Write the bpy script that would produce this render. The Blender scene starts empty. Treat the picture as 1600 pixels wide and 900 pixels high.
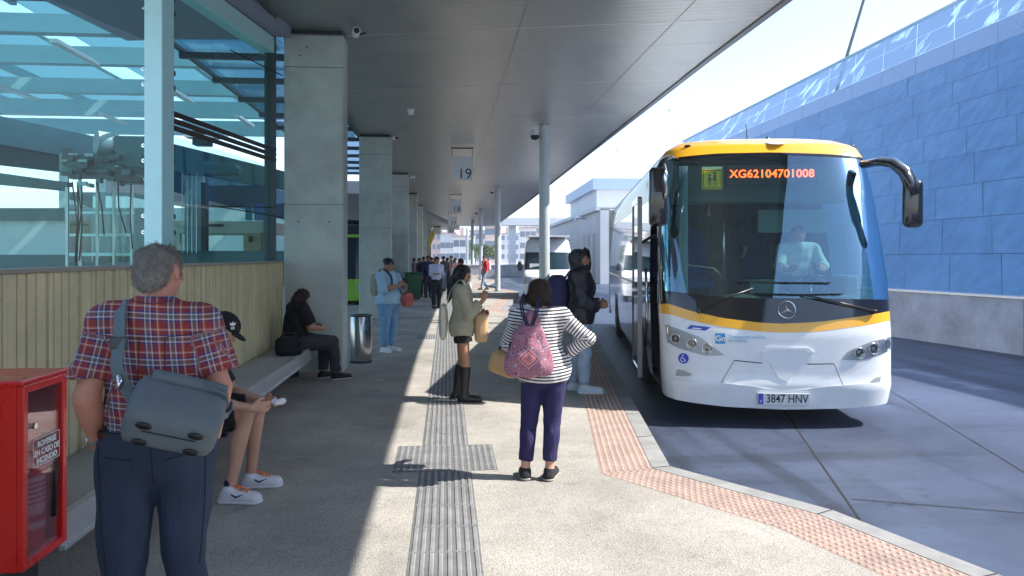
import bpy, bmesh, math, random
import numpy as np
from mathutils import Vector, Matrix, Euler
R = math.radians
random.seed(7); rng = np.random.default_rng(7)
SC = bpy.context.scene
COL = SC.collection
# ------------------------------------------------------------------ camera
F = 1155.0; H = 1.70; TH = math.atan(103 / F); ROAD = -0.15
cd = bpy.data.cameras.new('camera'); cam = bpy.data.objects.new('camera', cd); COL.objects.link(cam)
cd.sensor_width = 36; cd.lens = 36 * F / 1600; cd.shift_y = -50 / 1600
cd.clip_start = 0.05; cd.clip_end = 5000
cam.location = (0, 0, H); cam.rotation_euler = (R(90), 0, -TH)
SC.camera = cam
# ------------------------------------------------------------------ sky + sun
SUN_EL = 45.0
sun_vec = Vector((1, -0.17, 1.0143)).normalized()          # towards the sun
w = bpy.data.worlds.new('World'); SC.world = w; w.use_nodes = True
nt = w.node_tree; bg = nt.nodes['Background']
sky = nt.nodes.new('ShaderNodeTexSky'); sky.sky_type = 'NISHITA'; sky.sun_disc = False
sky.sun_elevation = math.asin(sun_vec.z); sky.sun_rotation = math.atan2(sun_vec.x, sun_vec.y)
sky.dust_density = .8; sky.air_density = 1.0; sky.ozone_density = 2.2
nt.links.new(sky.outputs[0], bg.inputs[0]); bg.inputs[1].default_value = 0.15
sd = bpy.data.lights.new('sun', 'SUN'); sun = bpy.data.objects.new('sun', sd); COL.objects.link(sun)
sd.energy = 3.9; sd.angle = R(0.5); sd.color = (1, .95, .88)
sun.rotation_euler = (-sun_vec).to_track_quat('-Z', 'Y').to_euler()
SC.view_settings.view_transform = 'Standard'; SC.view_settings.look = 'None'
SC.view_settings.exposure = 1.45; SC.view_settings.gamma = 1
SC.cycles.max_bounces = 10; SC.cycles.diffuse_bounces = 4; SC.cycles.glossy_bounces = 4
SC.cycles.transparent_max_bounces = 16; SC.cycles.use_denoising = True
SC.cycles.sample_clamp_indirect = 8; SC.cycles.volume_bounces = 0; SC.cycles.volume_step_rate = 5
# ------------------------------------------------------------------ picture measurements -> world
c_, s_ = math.cos(TH), math.sin(TH)
def DP(px, py, d):
    x = (px - 800) * d / F
    return Vector((x * c_ + d * s_, d * c_ - x * s_, H - (py - 400) * d / F))
def GP(px, py, z=0.0):
    return DP(px, py, (H - z) * F / (py - 400))
# ------------------------------------------------------------------ object helpers
def tag(o, label=None, cat=None, group=None, kind=None):
    if label: o['label'] = label
    if cat: o['category'] = cat
    if group: o['group'] = group
    if kind: o['kind'] = kind
    return o
def empty(name, loc=(0, 0, 0), rz=0.0, label=None, cat=None, group=None):
    o = bpy.data.objects.new(name, None); COL.objects.link(o); o.location = loc; o.rotation_euler = (0, 0, rz)
    return tag(o, label, cat, group)
def link(name, me, mat=None, parent=None, smooth=False):
    if mat is not None:
        me.materials.clear(); me.materials.append(mat)
    if smooth:
        me.polygons.foreach_set('use_smooth', [True] * len(me.polygons))
    o = bpy.data.objects.new(name, me); COL.objects.link(o)
    if parent is not None: o.parent = parent
    return o
class MB:
    def __init__(s): s.v = []; s.f = []
    def add(s, vs, fs):
        n = len(s.v); s.v += [tuple(p) for p in vs]; s.f += [tuple(i + n for i in f) for f in fs]; return s
    def box(s, lo, hi, M=None):
        x0, y0, z0 = lo; x1, y1, z1 = hi
        vs = [Vector(p) for p in ((x0,y0,z0),(x1,y0,z0),(x1,y1,z0),(x0,y1,z0),(x0,y0,z1),(x1,y0,z1),(x1,y1,z1),(x0,y1,z1))]
        if M is not None: vs = [M @ p for p in vs]
        return s.add(vs, [(0,3,2,1),(4,5,6,7),(0,1,5,4),(1,2,6,5),(2,3,7,6),(3,0,4,7)])
    def prism(s, pts, z0, z1):
        n = len(pts)
        if sum(pts[i][0]*pts[(i+1)%n][1]-pts[(i+1)%n][0]*pts[i][1] for i in range(n)) < 0: pts = pts[::-1]
        return s.add([(x, y, z0) for x, y in pts] + [(x, y, z1) for x, y in pts],
                     [tuple(range(n))[::-1], tuple(range(n, 2*n))] + [(i, (i+1)%n, n+(i+1)%n, n+i) for i in range(n)])
    def cyl(s, p0, p1, r0, r1=None, n=16, caps=True):
        p0 = Vector(p0); p1 = Vector(p1); r1 = r0 if r1 is None else r1
        q = (p1 - p0).to_track_quat('Z', 'Y')
        vs = []
        for p, r in ((p0, r0), (p1, r1)):
            for i in range(n):
                a = 2*math.pi*i/n; vs.append(p + q @ Vector((r*math.cos(a), r*math.sin(a), 0)))
        fs = [(i, (i+1)%n, n+(i+1)%n, n+i) for i in range(n)]
        if caps: fs += [tuple(range(n))[::-1], tuple(range(n, 2*n))]
        return s.add(vs, fs)
    def tube(s, pts, r, n=8, flat=None):
        pts = [Vector(p) for p in pts]; m = len(pts); vs = []
        rr = r if isinstance(r, (list, tuple)) else [r]*m
        up = Vector((0, 0, 1))
        for i, p in enumerate(pts):
            t = (pts[min(i+1, m-1)] - pts[max(i-1, 0)]).normalized()
            a = t.cross(up)
            if a.length < 1e-3: a = t.cross(Vector((0, 1, 0)))
            a.normalize(); b = a.cross(t)
            for k in range(n):
                an = 2*math.pi*k/n
                fa, fb = flat if flat else (1, 1)
                vs.append(p + a*math.cos(an)*rr[i]*fa + b*math.sin(an)*rr[i]*fb)
        fs = [(i*n+k, (i+1)*n+k, (i+1)*n+(k+1)%n, i*n+(k+1)%n) for i in range(m-1) for k in range(n)]
        fs += [tuple(range(n)), tuple(range((m-1)*n, m*n))[::-1]]
        return s.add(vs, fs)
    def lathe(s, prof, n=24, c=(0,0,0), M=None):
        vs = []; m = len(prof); c = Vector(c)
        for r, z in prof:
            for k in range(n):
                a = 2*math.pi*k/n; p = Vector((r*math.cos(a), r*math.sin(a), z))
                vs.append((M @ p if M is not None else p) + c)
        fs = [(i*n+k, i*n+(k+1)%n, (i+1)*n+(k+1)%n, (i+1)*n+k) for i in range(m-1) for k in range(n)]
        return s.add(vs, fs)
    def ball(s, c, r, n=12, M=None):
        rx, ry, rz = (r, r, r) if not isinstance(r, (tuple, list)) else r
        prof = []; vs = []; m = n; c = Vector(c)
        for i in range(m+1):
            t = math.pi*i/m
            for k in range(n*2):
                a = math.pi*k/n; p = Vector((rx*math.sin(t)*math.cos(a), ry*math.sin(t)*math.sin(a), -rz*math.cos(t)))
                vs.append((M @ p if M is not None else p) + c)
        k2 = n*2
        return s.add(vs, [(i*k2+k, i*k2+(k+1)%k2, (i+1)*k2+(k+1)%k2, (i+1)*k2+k) for i in range(m) for k in range(k2)])
    def grid(s, P, flip=False):
        a, b = len(P), len(P[0]); vs = [p for row in P for p in row]
        fs = [(i*b+j, i*b+j+1, (i+1)*b+j+1, (i+1)*b+j) for i in range(a-1) for j in range(b-1)]
        if flip: fs = [f[::-1] for f in fs]
        return s.add(vs, fs)
    def build(s, name, mat, parent=None, smooth=False, bevel=0.0, seg=2, ang=None):
        me = bpy.data.meshes.new(name); me.from_pydata([tuple(p) for p in s.v], [], s.f); me.update()
        if bevel > 0:
            bm = bmesh.new(); bm.from_mesh(me)
            es = [e for e in bm.edges if len(e.link_faces) == 2 and e.calc_face_angle(0) > R(30)]
            bmesh.ops.bevel(bm, geom=es, offset=bevel, segments=seg, affect='EDGES', profile=0.5, clamp_overlap=True)
            bm.to_mesh(me); bm.free()
        o = link(name, me, mat, parent, smooth)
        if ang:
            me.polygons.foreach_set('use_smooth', [True]*len(me.polygons))
            me.set_sharp_from_angle(angle=R(ang))
        return o
# ------------------------------------------------------------------ materials
def mat(name, col, rough=.6, metal=0.0, noise=0.0, nscale=8.0, bump=0.0, bscale=60.0, coat=0.0, spec=None, emit=None, alpha=None, sss=0, coords='Object', dirt=None):
    m = bpy.data.materials.new(name); m.use_nodes = True; t = m.node_tree; b = t.nodes['Principled BSDF']
    b.inputs['Base Color'].default_value = (*col, 1); b.inputs['Roughness'].default_value = rough; b.inputs['Metallic'].default_value = metal
    if coat: b.inputs['Coat Weight'].default_value = coat; b.inputs['Coat Roughness'].default_value = .04
    if spec is not None: b.inputs['Specular IOR Level'].default_value = spec
    if sss: b.inputs['Subsurface Weight'].default_value = sss; b.inputs['Subsurface Radius'].default_value = (.012, .005, .003); b.inputs['Subsurface Scale'].default_value = 1
    if emit: b.inputs['Emission Color'].default_value = (*emit[0], 1); b.inputs['Emission Strength'].default_value = emit[1]
    tc = t.nodes.new('ShaderNodeTexCoord')
    if noise:
        n = t.nodes.new('ShaderNodeTexNoise'); n.inputs['Scale'].default_value = nscale; n.inputs['Detail'].default_value = 7; n.inputs['Roughness'].default_value = .65
        t.links.new(tc.outputs[coords], n.inputs['Vector'])
        mr = t.nodes.new('ShaderNodeMapRange'); mr.inputs[1].default_value = .25; mr.inputs[2].default_value = .75
        mr.inputs[3].default_value = 1 - noise; mr.inputs[4].default_value = 1 + noise
        t.links.new(n.outputs['Fac'], mr.inputs[0])
        h = t.nodes.new('ShaderNodeVectorMath'); h.operation = 'SCALE'; h.inputs[0].default_value = col
        t.links.new(mr.outputs[0], h.inputs['Scale']); t.links.new(h.outputs[0], b.inputs['Base Color'])
        mr2 = t.nodes.new('ShaderNodeMapRange'); mr2.inputs[1].default_value = .3; mr2.inputs[2].default_value = .7
        mr2.inputs[3].default_value = max(0, rough - .08*(1 if rough > .1 else .3)); mr2.inputs[4].default_value = min(1, rough + .08*(1 if rough > .1 else .3))
        t.links.new(n.outputs['Fac'], mr2.inputs[0]); t.links.new(mr2.outputs[0], b.inputs['Roughness'])
    if bump:
        n2 = t.nodes.new('ShaderNodeTexNoise'); n2.inputs['Scale'].default_value = bscale; n2.inputs['Detail'].default_value = 5
        t.links.new(tc.outputs[coords], n2.inputs['Vector'])
        bp = t.nodes.new('ShaderNodeBump'); bp.inputs['Strength'].default_value = bump; bp.inputs['Distance'].default_value = .01
        t.links.new(n2.outputs['Fac'], bp.inputs['Height']); t.links.new(bp.outputs[0], b.inputs['Normal'])
    m.diffuse_color = (*col, 1)
    return m
def N(t, kind, **kw):
    n = t.nodes.new(kind)
    for k, v in kw.items(): setattr(n, k, v)
    return n
def glass(name, tint, refl=1.0, rough=0.02, ior=1.5, gcol=(1, 1, 1), base=0.0):
    m = bpy.data.materials.new(name); m.use_nodes = True; t = m.node_tree; t.nodes.clear()
    o = N(t, 'ShaderNodeOutputMaterial'); mx = N(t, 'ShaderNodeMixShader'); tr = N(t, 'ShaderNodeBsdfTransparent'); gl = N(t, 'ShaderNodeBsdfGlossy')
    fr = N(t, 'ShaderNodeFresnel'); fr.inputs[0].default_value = ior; tr.inputs[0].default_value = (*tint, 1); gl.inputs['Roughness'].default_value = rough; gl.inputs[0].default_value = (*gcol, 1)
    ml = N(t, 'ShaderNodeMath', operation='MULTIPLY_ADD'); ml.inputs[1].default_value = refl; ml.inputs[2].default_value = base; ml.use_clamp = True
    t.links.new(fr.outputs[0], ml.inputs[0]); t.links.new(ml.outputs[0], mx.inputs[0]); t.links.new(tr.outputs[0], mx.inputs[1]); t.links.new(gl.outputs[0], mx.inputs[2])
    t.links.new(mx.outputs[0], o.inputs[0]); return m
def ramp(t, stops, interp='LINEAR'):
    r = N(t, 'ShaderNodeValToRGB'); r.color_ramp.interpolation = interp
    e = r.color_ramp.elements
    while len(e) < len(stops): e.new(0.5)
    for i, (p, c) in enumerate(stops): e[i].position = p; e[i].color = (*c, 1)
    return r
def concrete(name, col, speck=0.0, stain=.25, nsc=1.2, bump=.3, rough=.8, joint=None):
    m = bpy.data.materials.new(name); m.use_nodes = True; t = m.node_tree; b = t.nodes['Principled BSDF']; L = t.links.new
    b.inputs['Roughness'].default_value = rough
    g = N(t, 'ShaderNodeNewGeometry'); base = ramp(t, [(0.3, tuple(c*(1-stain) for c in col)), (.7, tuple(c*(1+stain*.6) for c in col))])
    n1 = N(t, 'ShaderNodeTexNoise'); n1.inputs['Scale'].default_value = nsc; n1.inputs['Detail'].default_value = 8; n1.inputs['Roughness'].default_value = .7
    L(g.outputs['Position'], n1.inputs['Vector']); L(n1.outputs['Fac'], base.inputs[0])
    out = base.outputs[0]
    n2 = N(t, 'ShaderNodeTexNoise'); n2.inputs['Scale'].default_value = 60; n2.inputs['Detail'].default_value = 4; L(g.outputs['Position'], n2.inputs['Vector'])
    hgt = n2.outputs['Fac']
    if speck:
        v = N(t, 'ShaderNodeTexVoronoi'); v.inputs['Scale'].default_value = 120; L(g.outputs['Position'], v.inputs['Vector'])
        sr = ramp(t, [(0, (1-speck,)*3), (.35, (1.0,)*3), (.75, (1+speck*.5,)*3)]); 
        sep = N(t, 'ShaderNodeSeparateColor'); L(v.outputs['Color'], sep.inputs[0]); L(sep.outputs[0], sr.inputs[0])
        mu = N(t, 'ShaderNodeMix', data_type='RGBA', blend_type='MULTIPLY'); mu.inputs[0].default_value = 1; L(out, mu.inputs[6]); L(sr.outputs[0], mu.inputs[7]); out = mu.outputs[2]
        v2 = N(t, 'ShaderNodeTexVoronoi'); v2.inputs['Scale'].default_value = 3.1; nz = N(t, 'ShaderNodeTexNoise'); nz.inputs['Scale'].default_value = 14; L(g.outputs['Position'], nz.inputs['Vector']); av_ = N(t, 'ShaderNodeVectorMath', operation='MULTIPLY_ADD'); av_.inputs[1].default_value = (.09, .09, .09); L(nz.outputs['Color'], av_.inputs[0]); L(g.outputs['Position'], av_.inputs[2]); L(av_.outputs[0], v2.inputs['Vector'])   # scattered dark gum spots
        s2 = ramp(t, [(0.045, (.38,)*3), (.075, (1,)*3)]); L(v2.outputs['Distance'], s2.inputs[0])
        mu2 = N(t, 'ShaderNodeMix', data_type='RGBA', blend_type='MULTIPLY'); mu2.inputs[0].default_value = .8; L(out, mu2.inputs[6]); L(s2.outputs[0], mu2.inputs[7]); out = mu2.outputs[2]
        hgt = v.outputs['Distance']
        for sc_, lo_, hi_c, am in ((.9, .55, .66, .22), (2.6, .60, .68, .25)):      # damp and trodden patches
            nb = N(t, 'ShaderNodeTexNoise'); nb.inputs['Scale'].default_value = sc_; nb.inputs['Detail'].default_value = 7; nb.inputs['Roughness'].default_value = .7; L(g.outputs['Position'], nb.inputs['Vector'])
            rb_ = ramp(t, [(lo_, (1,)*3), (hi_c, (1-am,)*3)]); L(nb.outputs['Fac'], rb_.inputs[0]); m3 = N(t, 'ShaderNodeMix', data_type='RGBA', blend_type='MULTIPLY'); m3.inputs[0].default_value = 1; L(out, m3.inputs[6]); L(rb_.outputs[0], m3.inputs[7]); out = m3.outputs[2]
    L(out, b.inputs['Base Color'])
    bp = N(t, 'ShaderNodeBump'); bp.inputs['Strength'].default_value = bump; bp.inputs['Distance'].default_value = .006
    L(hgt, bp.inputs['Height']); L(bp.outputs[0], b.inputs['Normal'])
    return m
M = {}
M['platform'] = concrete('platform_concrete', (.35, .33, .295), speck=.27, stain=.34, nsc=.7, bump=.55)
def roadmat():
    m = concrete('road_concrete', (.052, .070, .118), speck=0, stain=.5, nsc=.5, bump=.3, rough=.55); t = m.node_tree; b = t.nodes['Principled BSDF']; L = t.links.new
    src = b.inputs['Base Color'].links[0].from_socket; g = N(t, 'ShaderNodeNewGeometry'); out = src
    for sc_, ang, lo, hi, amt in (((.9, .05, 1), 10, .52, .62, .45), ((.05, .8, 1), -5, .56, .66, .3), ((3, 3, 1), 0, .62, .72, .4)):     # tyre scuffs, sweeping marks, oil patches
        mp = N(t, 'ShaderNodeMapping'); mp.inputs['Scale'].default_value = sc_; mp.inputs['Rotation'].default_value = (0, 0, R(ang)); n = N(t, 'ShaderNodeTexNoise'); n.inputs['Scale'].default_value = 2.2; n.inputs['Detail'].default_value = 6
        L(g.outputs['Position'], mp.inputs[0]); L(mp.outputs[0], n.inputs['Vector']); r = ramp(t, [(lo, (1, 1, 1)), (hi, (1-amt,)*3)]); L(n.outputs['Fac'], r.inputs[0])
        mu = N(t, 'ShaderNodeMix', data_type='RGBA', blend_type='MULTIPLY'); mu.inputs[0].default_value = 1; L(out, mu.inputs[6]); L(r.outputs[0], mu.inputs[7]); out = mu.outputs[2]
    v = N(t, 'ShaderNodeTexNoise'); v.inputs['Scale'].default_value = 140; L(g.outputs['Position'], v.inputs['Vector']); r = ramp(t, [(.3, (.75,)*3), (.7, (1.25,)*3)]); L(v.outputs['Fac'], r.inputs[0])
    mu = N(t, 'ShaderNodeMix', data_type='RGBA', blend_type='MULTIPLY'); mu.inputs[0].default_value = 1; L(out, mu.inputs[6]); L(r.outputs[0], mu.inputs[7]); L(mu.outputs[2], b.inputs['Base Color'])
    return m
M['road'] = None
M['kerb'] = concrete('kerb_stone', (.27, .27, .265), stain=.3, nsc=3)
M['pillar'] = concrete('pillar_concrete', (.50, .54, .50), stain=.26, nsc=1.6, bump=.3)
M['wallbase'] = concrete('wall_concrete', (.42, .46, .53), stain=.35, nsc=1.6)
M['ribs'] = concrete('guide_ribs', (.24, .24, .245), stain=.35, nsc=5, rough=.5)
M['ribbase'] = concrete('guide_base', (.15, .15, .15), stain=.3, nsc=5)
M['tact'] = concrete('tactile_terracotta', (.33, .235, .195), stain=.28, nsc=3)
M['tactdome'] = concrete('tactile_dome', (.43, .325, .275), stain=.3, nsc=6)
M['road'] = roadmat()
M['joint'] = mat('joint', (.028, .028, .03), .9)
M['ceil'] = mat('ceiling_panel', (.36, .375, .365), .40, 0.6, noise=.14, nscale=.8)
t = M['ceil'].node_tree; b = t.nodes['Principled BSDF']; tc = N(t, 'ShaderNodeTexCoord'); dt = N(t, 'ShaderNodeVectorMath', operation='DOT_PRODUCT'); dt.inputs[1].default_value = (.239, 1, 0); t.links.new(tc.outputs['Object'], dt.inputs[0])
ml = N(t, 'ShaderNodeMath', operation='MULTIPLY'); ml.inputs[1].default_value = 1/.15; t.links.new(dt.outputs['Value'], ml.inputs[0]); fr = N(t, 'ShaderNodeMath', operation='FRACT'); t.links.new(ml.outputs[0], fr.inputs[0]); rr_ = ramp(t, [(0, (0, 0, 0)), (.08, (1, 1, 1)), (.92, (1, 1, 1)), (1, (0, 0, 0))]); t.links.new(fr.outputs[0], rr_.inputs[0])
bp = N(t, 'ShaderNodeBump'); bp.inputs['Strength'].default_value = .35; bp.inputs['Distance'].default_value = .006; t.links.new(rr_.outputs[0], bp.inputs['Height']); t.links.new(bp.outputs[0], b.inputs['Normal'])
r2_ = ramp(t, [(0, (.55,)*3), (.07, (1,)*3), (.93, (1,)*3), (1, (.55,)*3)]); t.links.new(fr.outputs[0], r2_.inputs[0]); mu_ = N(t, 'ShaderNodeMix', data_type='RGBA', blend_type='MULTIPLY'); mu_.inputs[0].default_value = 1; t.links.new(b.inputs['Base Color'].links[0].from_socket, mu_.inputs[6]); t.links.new(r2_.outputs[0], mu_.inputs[7]); t.links.new(mu_.outputs[2], b.inputs['Base Color'])
M['seam'] = mat('ceiling_seam', (.75, .75, .73), .5)
M['fascia'] = mat('fascia', (.12, .13, .14), .5, .3)
M['pole'] = mat('painted_steel', (.50, .55, .58), .38, .1, noise=.06, nscale=3)
M['steelblue'] = mat('glasshouse_steel', (.52, .84, .82), .4, .1, noise=.05)
M['white'] = mat('white_plastic', (.78, .78, .78), .4)
M['black'] = mat('black_plastic', (.012, .012, .014), .35)
M['rubber'] = mat('rubber', (.02, .02, .02), .8, noise=.2, nscale=20)
M['darkmetal'] = mat('dark_metal', (.055, .065, .07), .42, .6)
M['chrome'] = mat('chrome', (.7, .7, .72), .12, 1)
M['steel'] = mat('brushed_steel', (.48, .49, .48), .2, 1, noise=.1, nscale=6)
M['alu'] = mat('aluminium', (.62, .64, .66), .35, .7, noise=.05)
M['redmetal'] = mat('red_enamel', (.78, .012, .012), .3, coat=.5, noise=.06, nscale=4)
M['bluestk'] = mat('blue_sticker', (.02, .06, .45), .4)
# ================================================================== GROUND, ROAD, PLATFORM
PER = 17.2
saw = [(1.8, 5.83), (3.36, 16.8), (3.43, 17.8), (3.33, 19.0), (3.13, 20.0), (2.93, 20.9), (2.57, 21.93)]
def kerb_line(i0=-2, i1=5):
    out = []
    for i in range(i0, i1): out += [(x, y + i*PER) for x, y in saw]
    return out + [(1.8, 5.83 + i1*PER)]
KL = kerb_line()
def offset_line(pl, d):          # inwards = towards -X
    res = []
    for i, p in enumerate(pl):
        a = Vector(pl[max(i-1, 0)]); b = Vector(pl[min(i+1, len(pl)-1)]); c = Vector(p)
        n1 = (c - a); n2 = (b - c)
        if n1.length < 1e-6: n1 = n2
        if n2.length < 1e-6: n2 = n1
        n1.normalize(); n2.normalize()
        p1 = Vector((-n1.y, n1.x)); p2 = Vector((-n2.y, n2.x)); m = (p1 + p2).normalized()
        res.append(c + m * d / max(.5, m.dot(p1)))
    return [(q.x, q.y) for q in res]
K1 = offset_line(KL, .15); K2 = offset_line(KL, .57)
def strip(a, b, z, name, m, z0=None):
    mb = MB(); P = [[(x, y, z) for x, y in b], [(x, y, z) for x, y in a]]
    mb.grid(P)
    if z0 is not None: mb.grid([[(x, y, z) for x, y in a], [(x, y, z0) for x, y in a]])
    return mb.build(name, m)
g = MB(); g.grid([[(-600, -200, ROAD-.004), (-600, 900, ROAD-.004)], [(600, -200, ROAD-.004), (600, 900, ROAD-.004)]], flip=True)
tag(g.build('ground', concrete('far_ground', (.40, .40, .40), stain=.15, nsc=.05)), kind='structure')
g = MB(); g.grid([[(1.0, -60, ROAD), (1.0, 100, ROAD)], [(40, -60, ROAD), (40, 100, ROAD)]], flip=True)
tag(g.build('road', M['road']), kind='structure')
mb = MB()
def gline(p, q, wd, z=ROAD+.004):
    p = Vector((p.x, p.y, z)); q = Vector((q.x, q.y, z)); d = (q-p).normalized(); n = Vector((-d.y, d.x, 0))*wd/2
    mb.add([p-n, q-n, q+n, p+n], [(0, 1, 2, 3)])
a = GP(1245, 670, ROAD); b = GP(1355, 828, ROAD); gline(a + (a-b)*3, b + (b-a)*3, .016)
a = GP(1330, 780, ROAD); b = GP(1600, 802, ROAD); gline(a, b + (b-a)*4, .012)
a = GP(1420, 628, ROAD); b = GP(1600, 738, ROAD); gline(a + (a-b)*2, b + (b-a)*2, .012)
tag(mb.build('road_joints', M['joint']), kind='structure')
# platform slab top as quads from the left limit to the inner tactile edge
mb = MB(); mb.grid([[(-2.45, y, 0) for x, y in K2], [(x, y, 0) for x, y in K2]], flip=True)
mb.grid([[(-16, 34, 0), (-16, 92, 0)], [(-2.45, 34, 0), (-2.45, 92, 0)]], flip=True)
mb.grid([[(-9, 11.3, 0), (-9, 34, 0)], [(-2.45, 11.3, 0), (-2.45, 34, 0)]], flip=True)
tag(mb.build('platform', M['platform']), kind='structure')
tag(strip(K1, K2, .001, 'tactile_paving', M['tact']), kind='structure')
tag(strip(KL, K1, .004, 'kerb', M['kerb'], ROAD-.01), kind='structure')
mb = MB()
for i in range(len(KL)-1):
    a0, a1 = Vector(KL[i]), Vector(KL[i+1]); b0, b1 = Vector(K1[i]), Vector(K1[i+1])
    if a1.y < 0 or a0.y > 45: continue
    n = max(1, round((a1-a0).length/1.0))
    for u in range(n):
        p, q = a0.lerp(a1, u/n), b0.lerp(b1, u/n); d_ = (a1-a0).normalized()*.005
        mb.add([(p.x-d_.x, p.y-d_.y, .0065), (p.x+d_.x, p.y+d_.y, .0065), (q.x+d_.x, q.y+d_.y, .0065), (q.x-d_.x, q.y-d_.y, .0065)], [(0, 1, 2, 3)])
    
tag(mb.build('kerb_joints', M['joint']), kind='structure')
# raised domes of the warning strip
mb = MB()
for i in range(len(KL)-1):
    a0, a1 = Vector(K1[i]), Vector(K1[i+1]); b0, b1 = Vector(K2[i]), Vector(K2[i+1])
    if a1.y < 1.5 or a0.y > 34: continue
    ln = (a1-a0).length; far = a0.y > 17
    sp = .052 if not far else .1
    n = int(ln/sp); m_ = 8 if not far else 4
    for u in range(n):
        tu = (u+.5)/n
        for v in range(m_):
            tv = (v+.5)/m_; p = a0.lerp(a1, tu).lerp(b0.lerp(b1, tu), tv)
            r = .017 if not far else .03
            vs = []
            for rr, zz in ((r, .001), (r*.62, .0062)):
                for k in range(6):
                    an = math.pi*k/3; vs.append((p.x+rr*math.cos(an), p.y+rr*math.sin(an), zz))
            mb.add(vs, [(k, (k+1) % 6, 6+(k+1) % 6, 6+k) for k in range(6)] + [tuple(range(6, 12))])
tag(mb.build('tactile_domes', M['tactdome']), kind='structure')
# ribbed guide strip
mb = MB(); mb.box((-.21, 1, -.02), (.2, 84, .003)); mb.box((-.42, 5.86, -.02), (-.215, 6.66, .003)); mb.box((.205, 5.86, -.02), (.41, 6.66, .003)); mb.box((-.62, 15.2, -.02), (-.215, 16.0, .003))
tag(mb.build('guide_strip', M['ribbase']), kind='structure')
mb = MB()
nt_ = 0; y = 1.06
while y < 60:
    if not (5.86 <= y + .2 <= 6.66):
        for k in range(8):
            x = -.21 + .0256 + k*.0512; L_ = .385
            mb.add([(x-.014, y, .003), (x+.014, y, .003), (x+.014, y+L_, .003), (x-.014, y+L_, .003), (x-.009, y+.01, .0085), (x+.009, y+.01, .0085), (x+.009, y+L_-.01, .0085), (x-.009, y+L_-.01, .0085)],
                   [(4, 5, 6, 7), (0, 1, 5, 4), (1, 2, 6, 5), (2, 3, 7, 6), (3, 0, 4, 7)])
    y += .4
for x0, x1, y0, y1 in ((-.41, .41, 5.86, 6.66), (-.62, -.21, 15.2, 16.0)):
    nx = int((x1-x0)/.05); ny = int((y1-y0)/.05)
    for i in range(nx):
        for j in range(ny):
            x = x0 + (i+.5)*(x1-x0)/nx; yy = y0 + (j+.5)*(y1-y0)/ny
            vs = [(x+rr*math.cos(math.pi*k/3), yy+rr*math.sin(math.pi*k/3), zz) for rr, zz in ((.017, .003), (.011, .0085)) for k in range(6)]
            mb.add(vs, [(k, (k+1) % 6, 6+(k+1) % 6, 6+k) for k in range(6)] + [tuple(range(6, 12))])
tag(mb.build('guide_ribs', M['ribs']), kind='structure')
mb = MB()
for yj in (16.15, 20.6, 25.1, 31, 38, 46):
    mb.box((-2.44, yj, -.02), (-.22, yj+.03, .0035)); mb.box((.21, yj, -.02), (2.4, yj+.03, .0035))
tag(mb.build('platform_joints', M['joint']), kind='structure')
# ================================================================== LEFT WALL, BENCH, PILLARS
XW = -2.36
def ribbed_wall_mat():
    m = concrete('ribbed_wall', (.70, .62, .38), stain=.22, nsc=2.2, bump=.2); return m
M['ribwall'] = ribbed_wall_mat()
wl = empty('ribbed_wall', (XW, 3, 0), 0, 'low yellowish vertically ribbed wall behind the bench', 'wall')
mb = MB(); P0 = []; y = -3.0; prof = []
random.seed(3)
while y < 10.97 - 3:
    wd = random.choice((.06, .075, .09, .055)); dp = random.choice((0, .012, .018, .006))
    prof += [(y, dp), (y + wd - .012, dp), (y + wd - .009, -.014), (y + wd - .003, -.014)]; y += wd
prof = [p for p in prof if p[0] < 7.97]
mb.grid([[(dp, yy, .455) for yy, dp in prof], [(dp, yy, 1.60) for yy, dp in prof]])
mb.box((-.25, -3, 0), (-.02, 7.97, 1.6))
mb.build('ribbed_face', M['ribwall'], wl)
MB().box((-.26, -3, 1.602), (.03, 7.97, 1.628)).build('coping', mat('coping', (.36, .33, .25), .7), wl, bevel=.004)
bn = empty('bench', (XW, 3.5, 0), 0, 'long pale grey bench with a white metal edge along the ribbed wall', 'bench')
MB().box((.022, .17, .33), (.53, 7.43, .452)).build('seat', concrete('bench_seat', (.36, .365, .34), stain=.15, nsc=2), bn, bevel=.006)
mb = MB(); mb.box((.533, .17, .305), (.548, 7.43, .462)); mb.box((.50, .17, .4525), (.5325, 7.43, .462)); mb.box((.549, .17, .305), (.566, 7.43, .325))
mb.build('metal_edge', M['alu'], bn, bevel=.002)
for k in range(5): MB().box((.03, .25+k*1.7, 0), (.30, .33+k*1.7, .329)).build('bracket', M['darkmetal'], bn)
for i in range(8):
    y0 = 11.0 + i*9.3
    o = empty('concrete_pillar', (-1.92, y0, 0), 0, ['nearest wide concrete pillar at the end of the bench', 'second concrete pillar behind the steel litter bin', 'third concrete pillar with the woman in denim before it', 'fourth concrete pillar beside the green wheelie bin', 'fifth concrete pillar far down the platform', 'sixth concrete pillar far down the platform, small', 'seventh concrete pillar, near the far end of the canopy', 'last and smallest concrete pillar under the canopy'][i], 'pillar', 'concrete pillars holding the canopy')
    mb = MB().box((-.43, 0, -.02), (.43, .42, 4.94)); mb.build('shaft', M['pillar'], o, bevel=.025, seg=1)
    mb = MB().box((-.4305, -.002, 4.45), (.4305, -.0005, 4.458)); 
    for hx, hz in ((-.2, 4.62), (-.1, 4.75), (-.22, 2.2), (.22, 2.2)): mb.cyl((hx, -.003, hz), (hx, .0, hz), .012, n=8)
    mb.box((-.4305, -.002, 2.45), (.4305, -.0005, 2.456)); mb.build('formwork_mark', M['joint'], o)
    MB().box((-.40, .03, 4.94), (.40, .39, 5.0)).build('bearing', M['darkmetal'], o)
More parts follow.
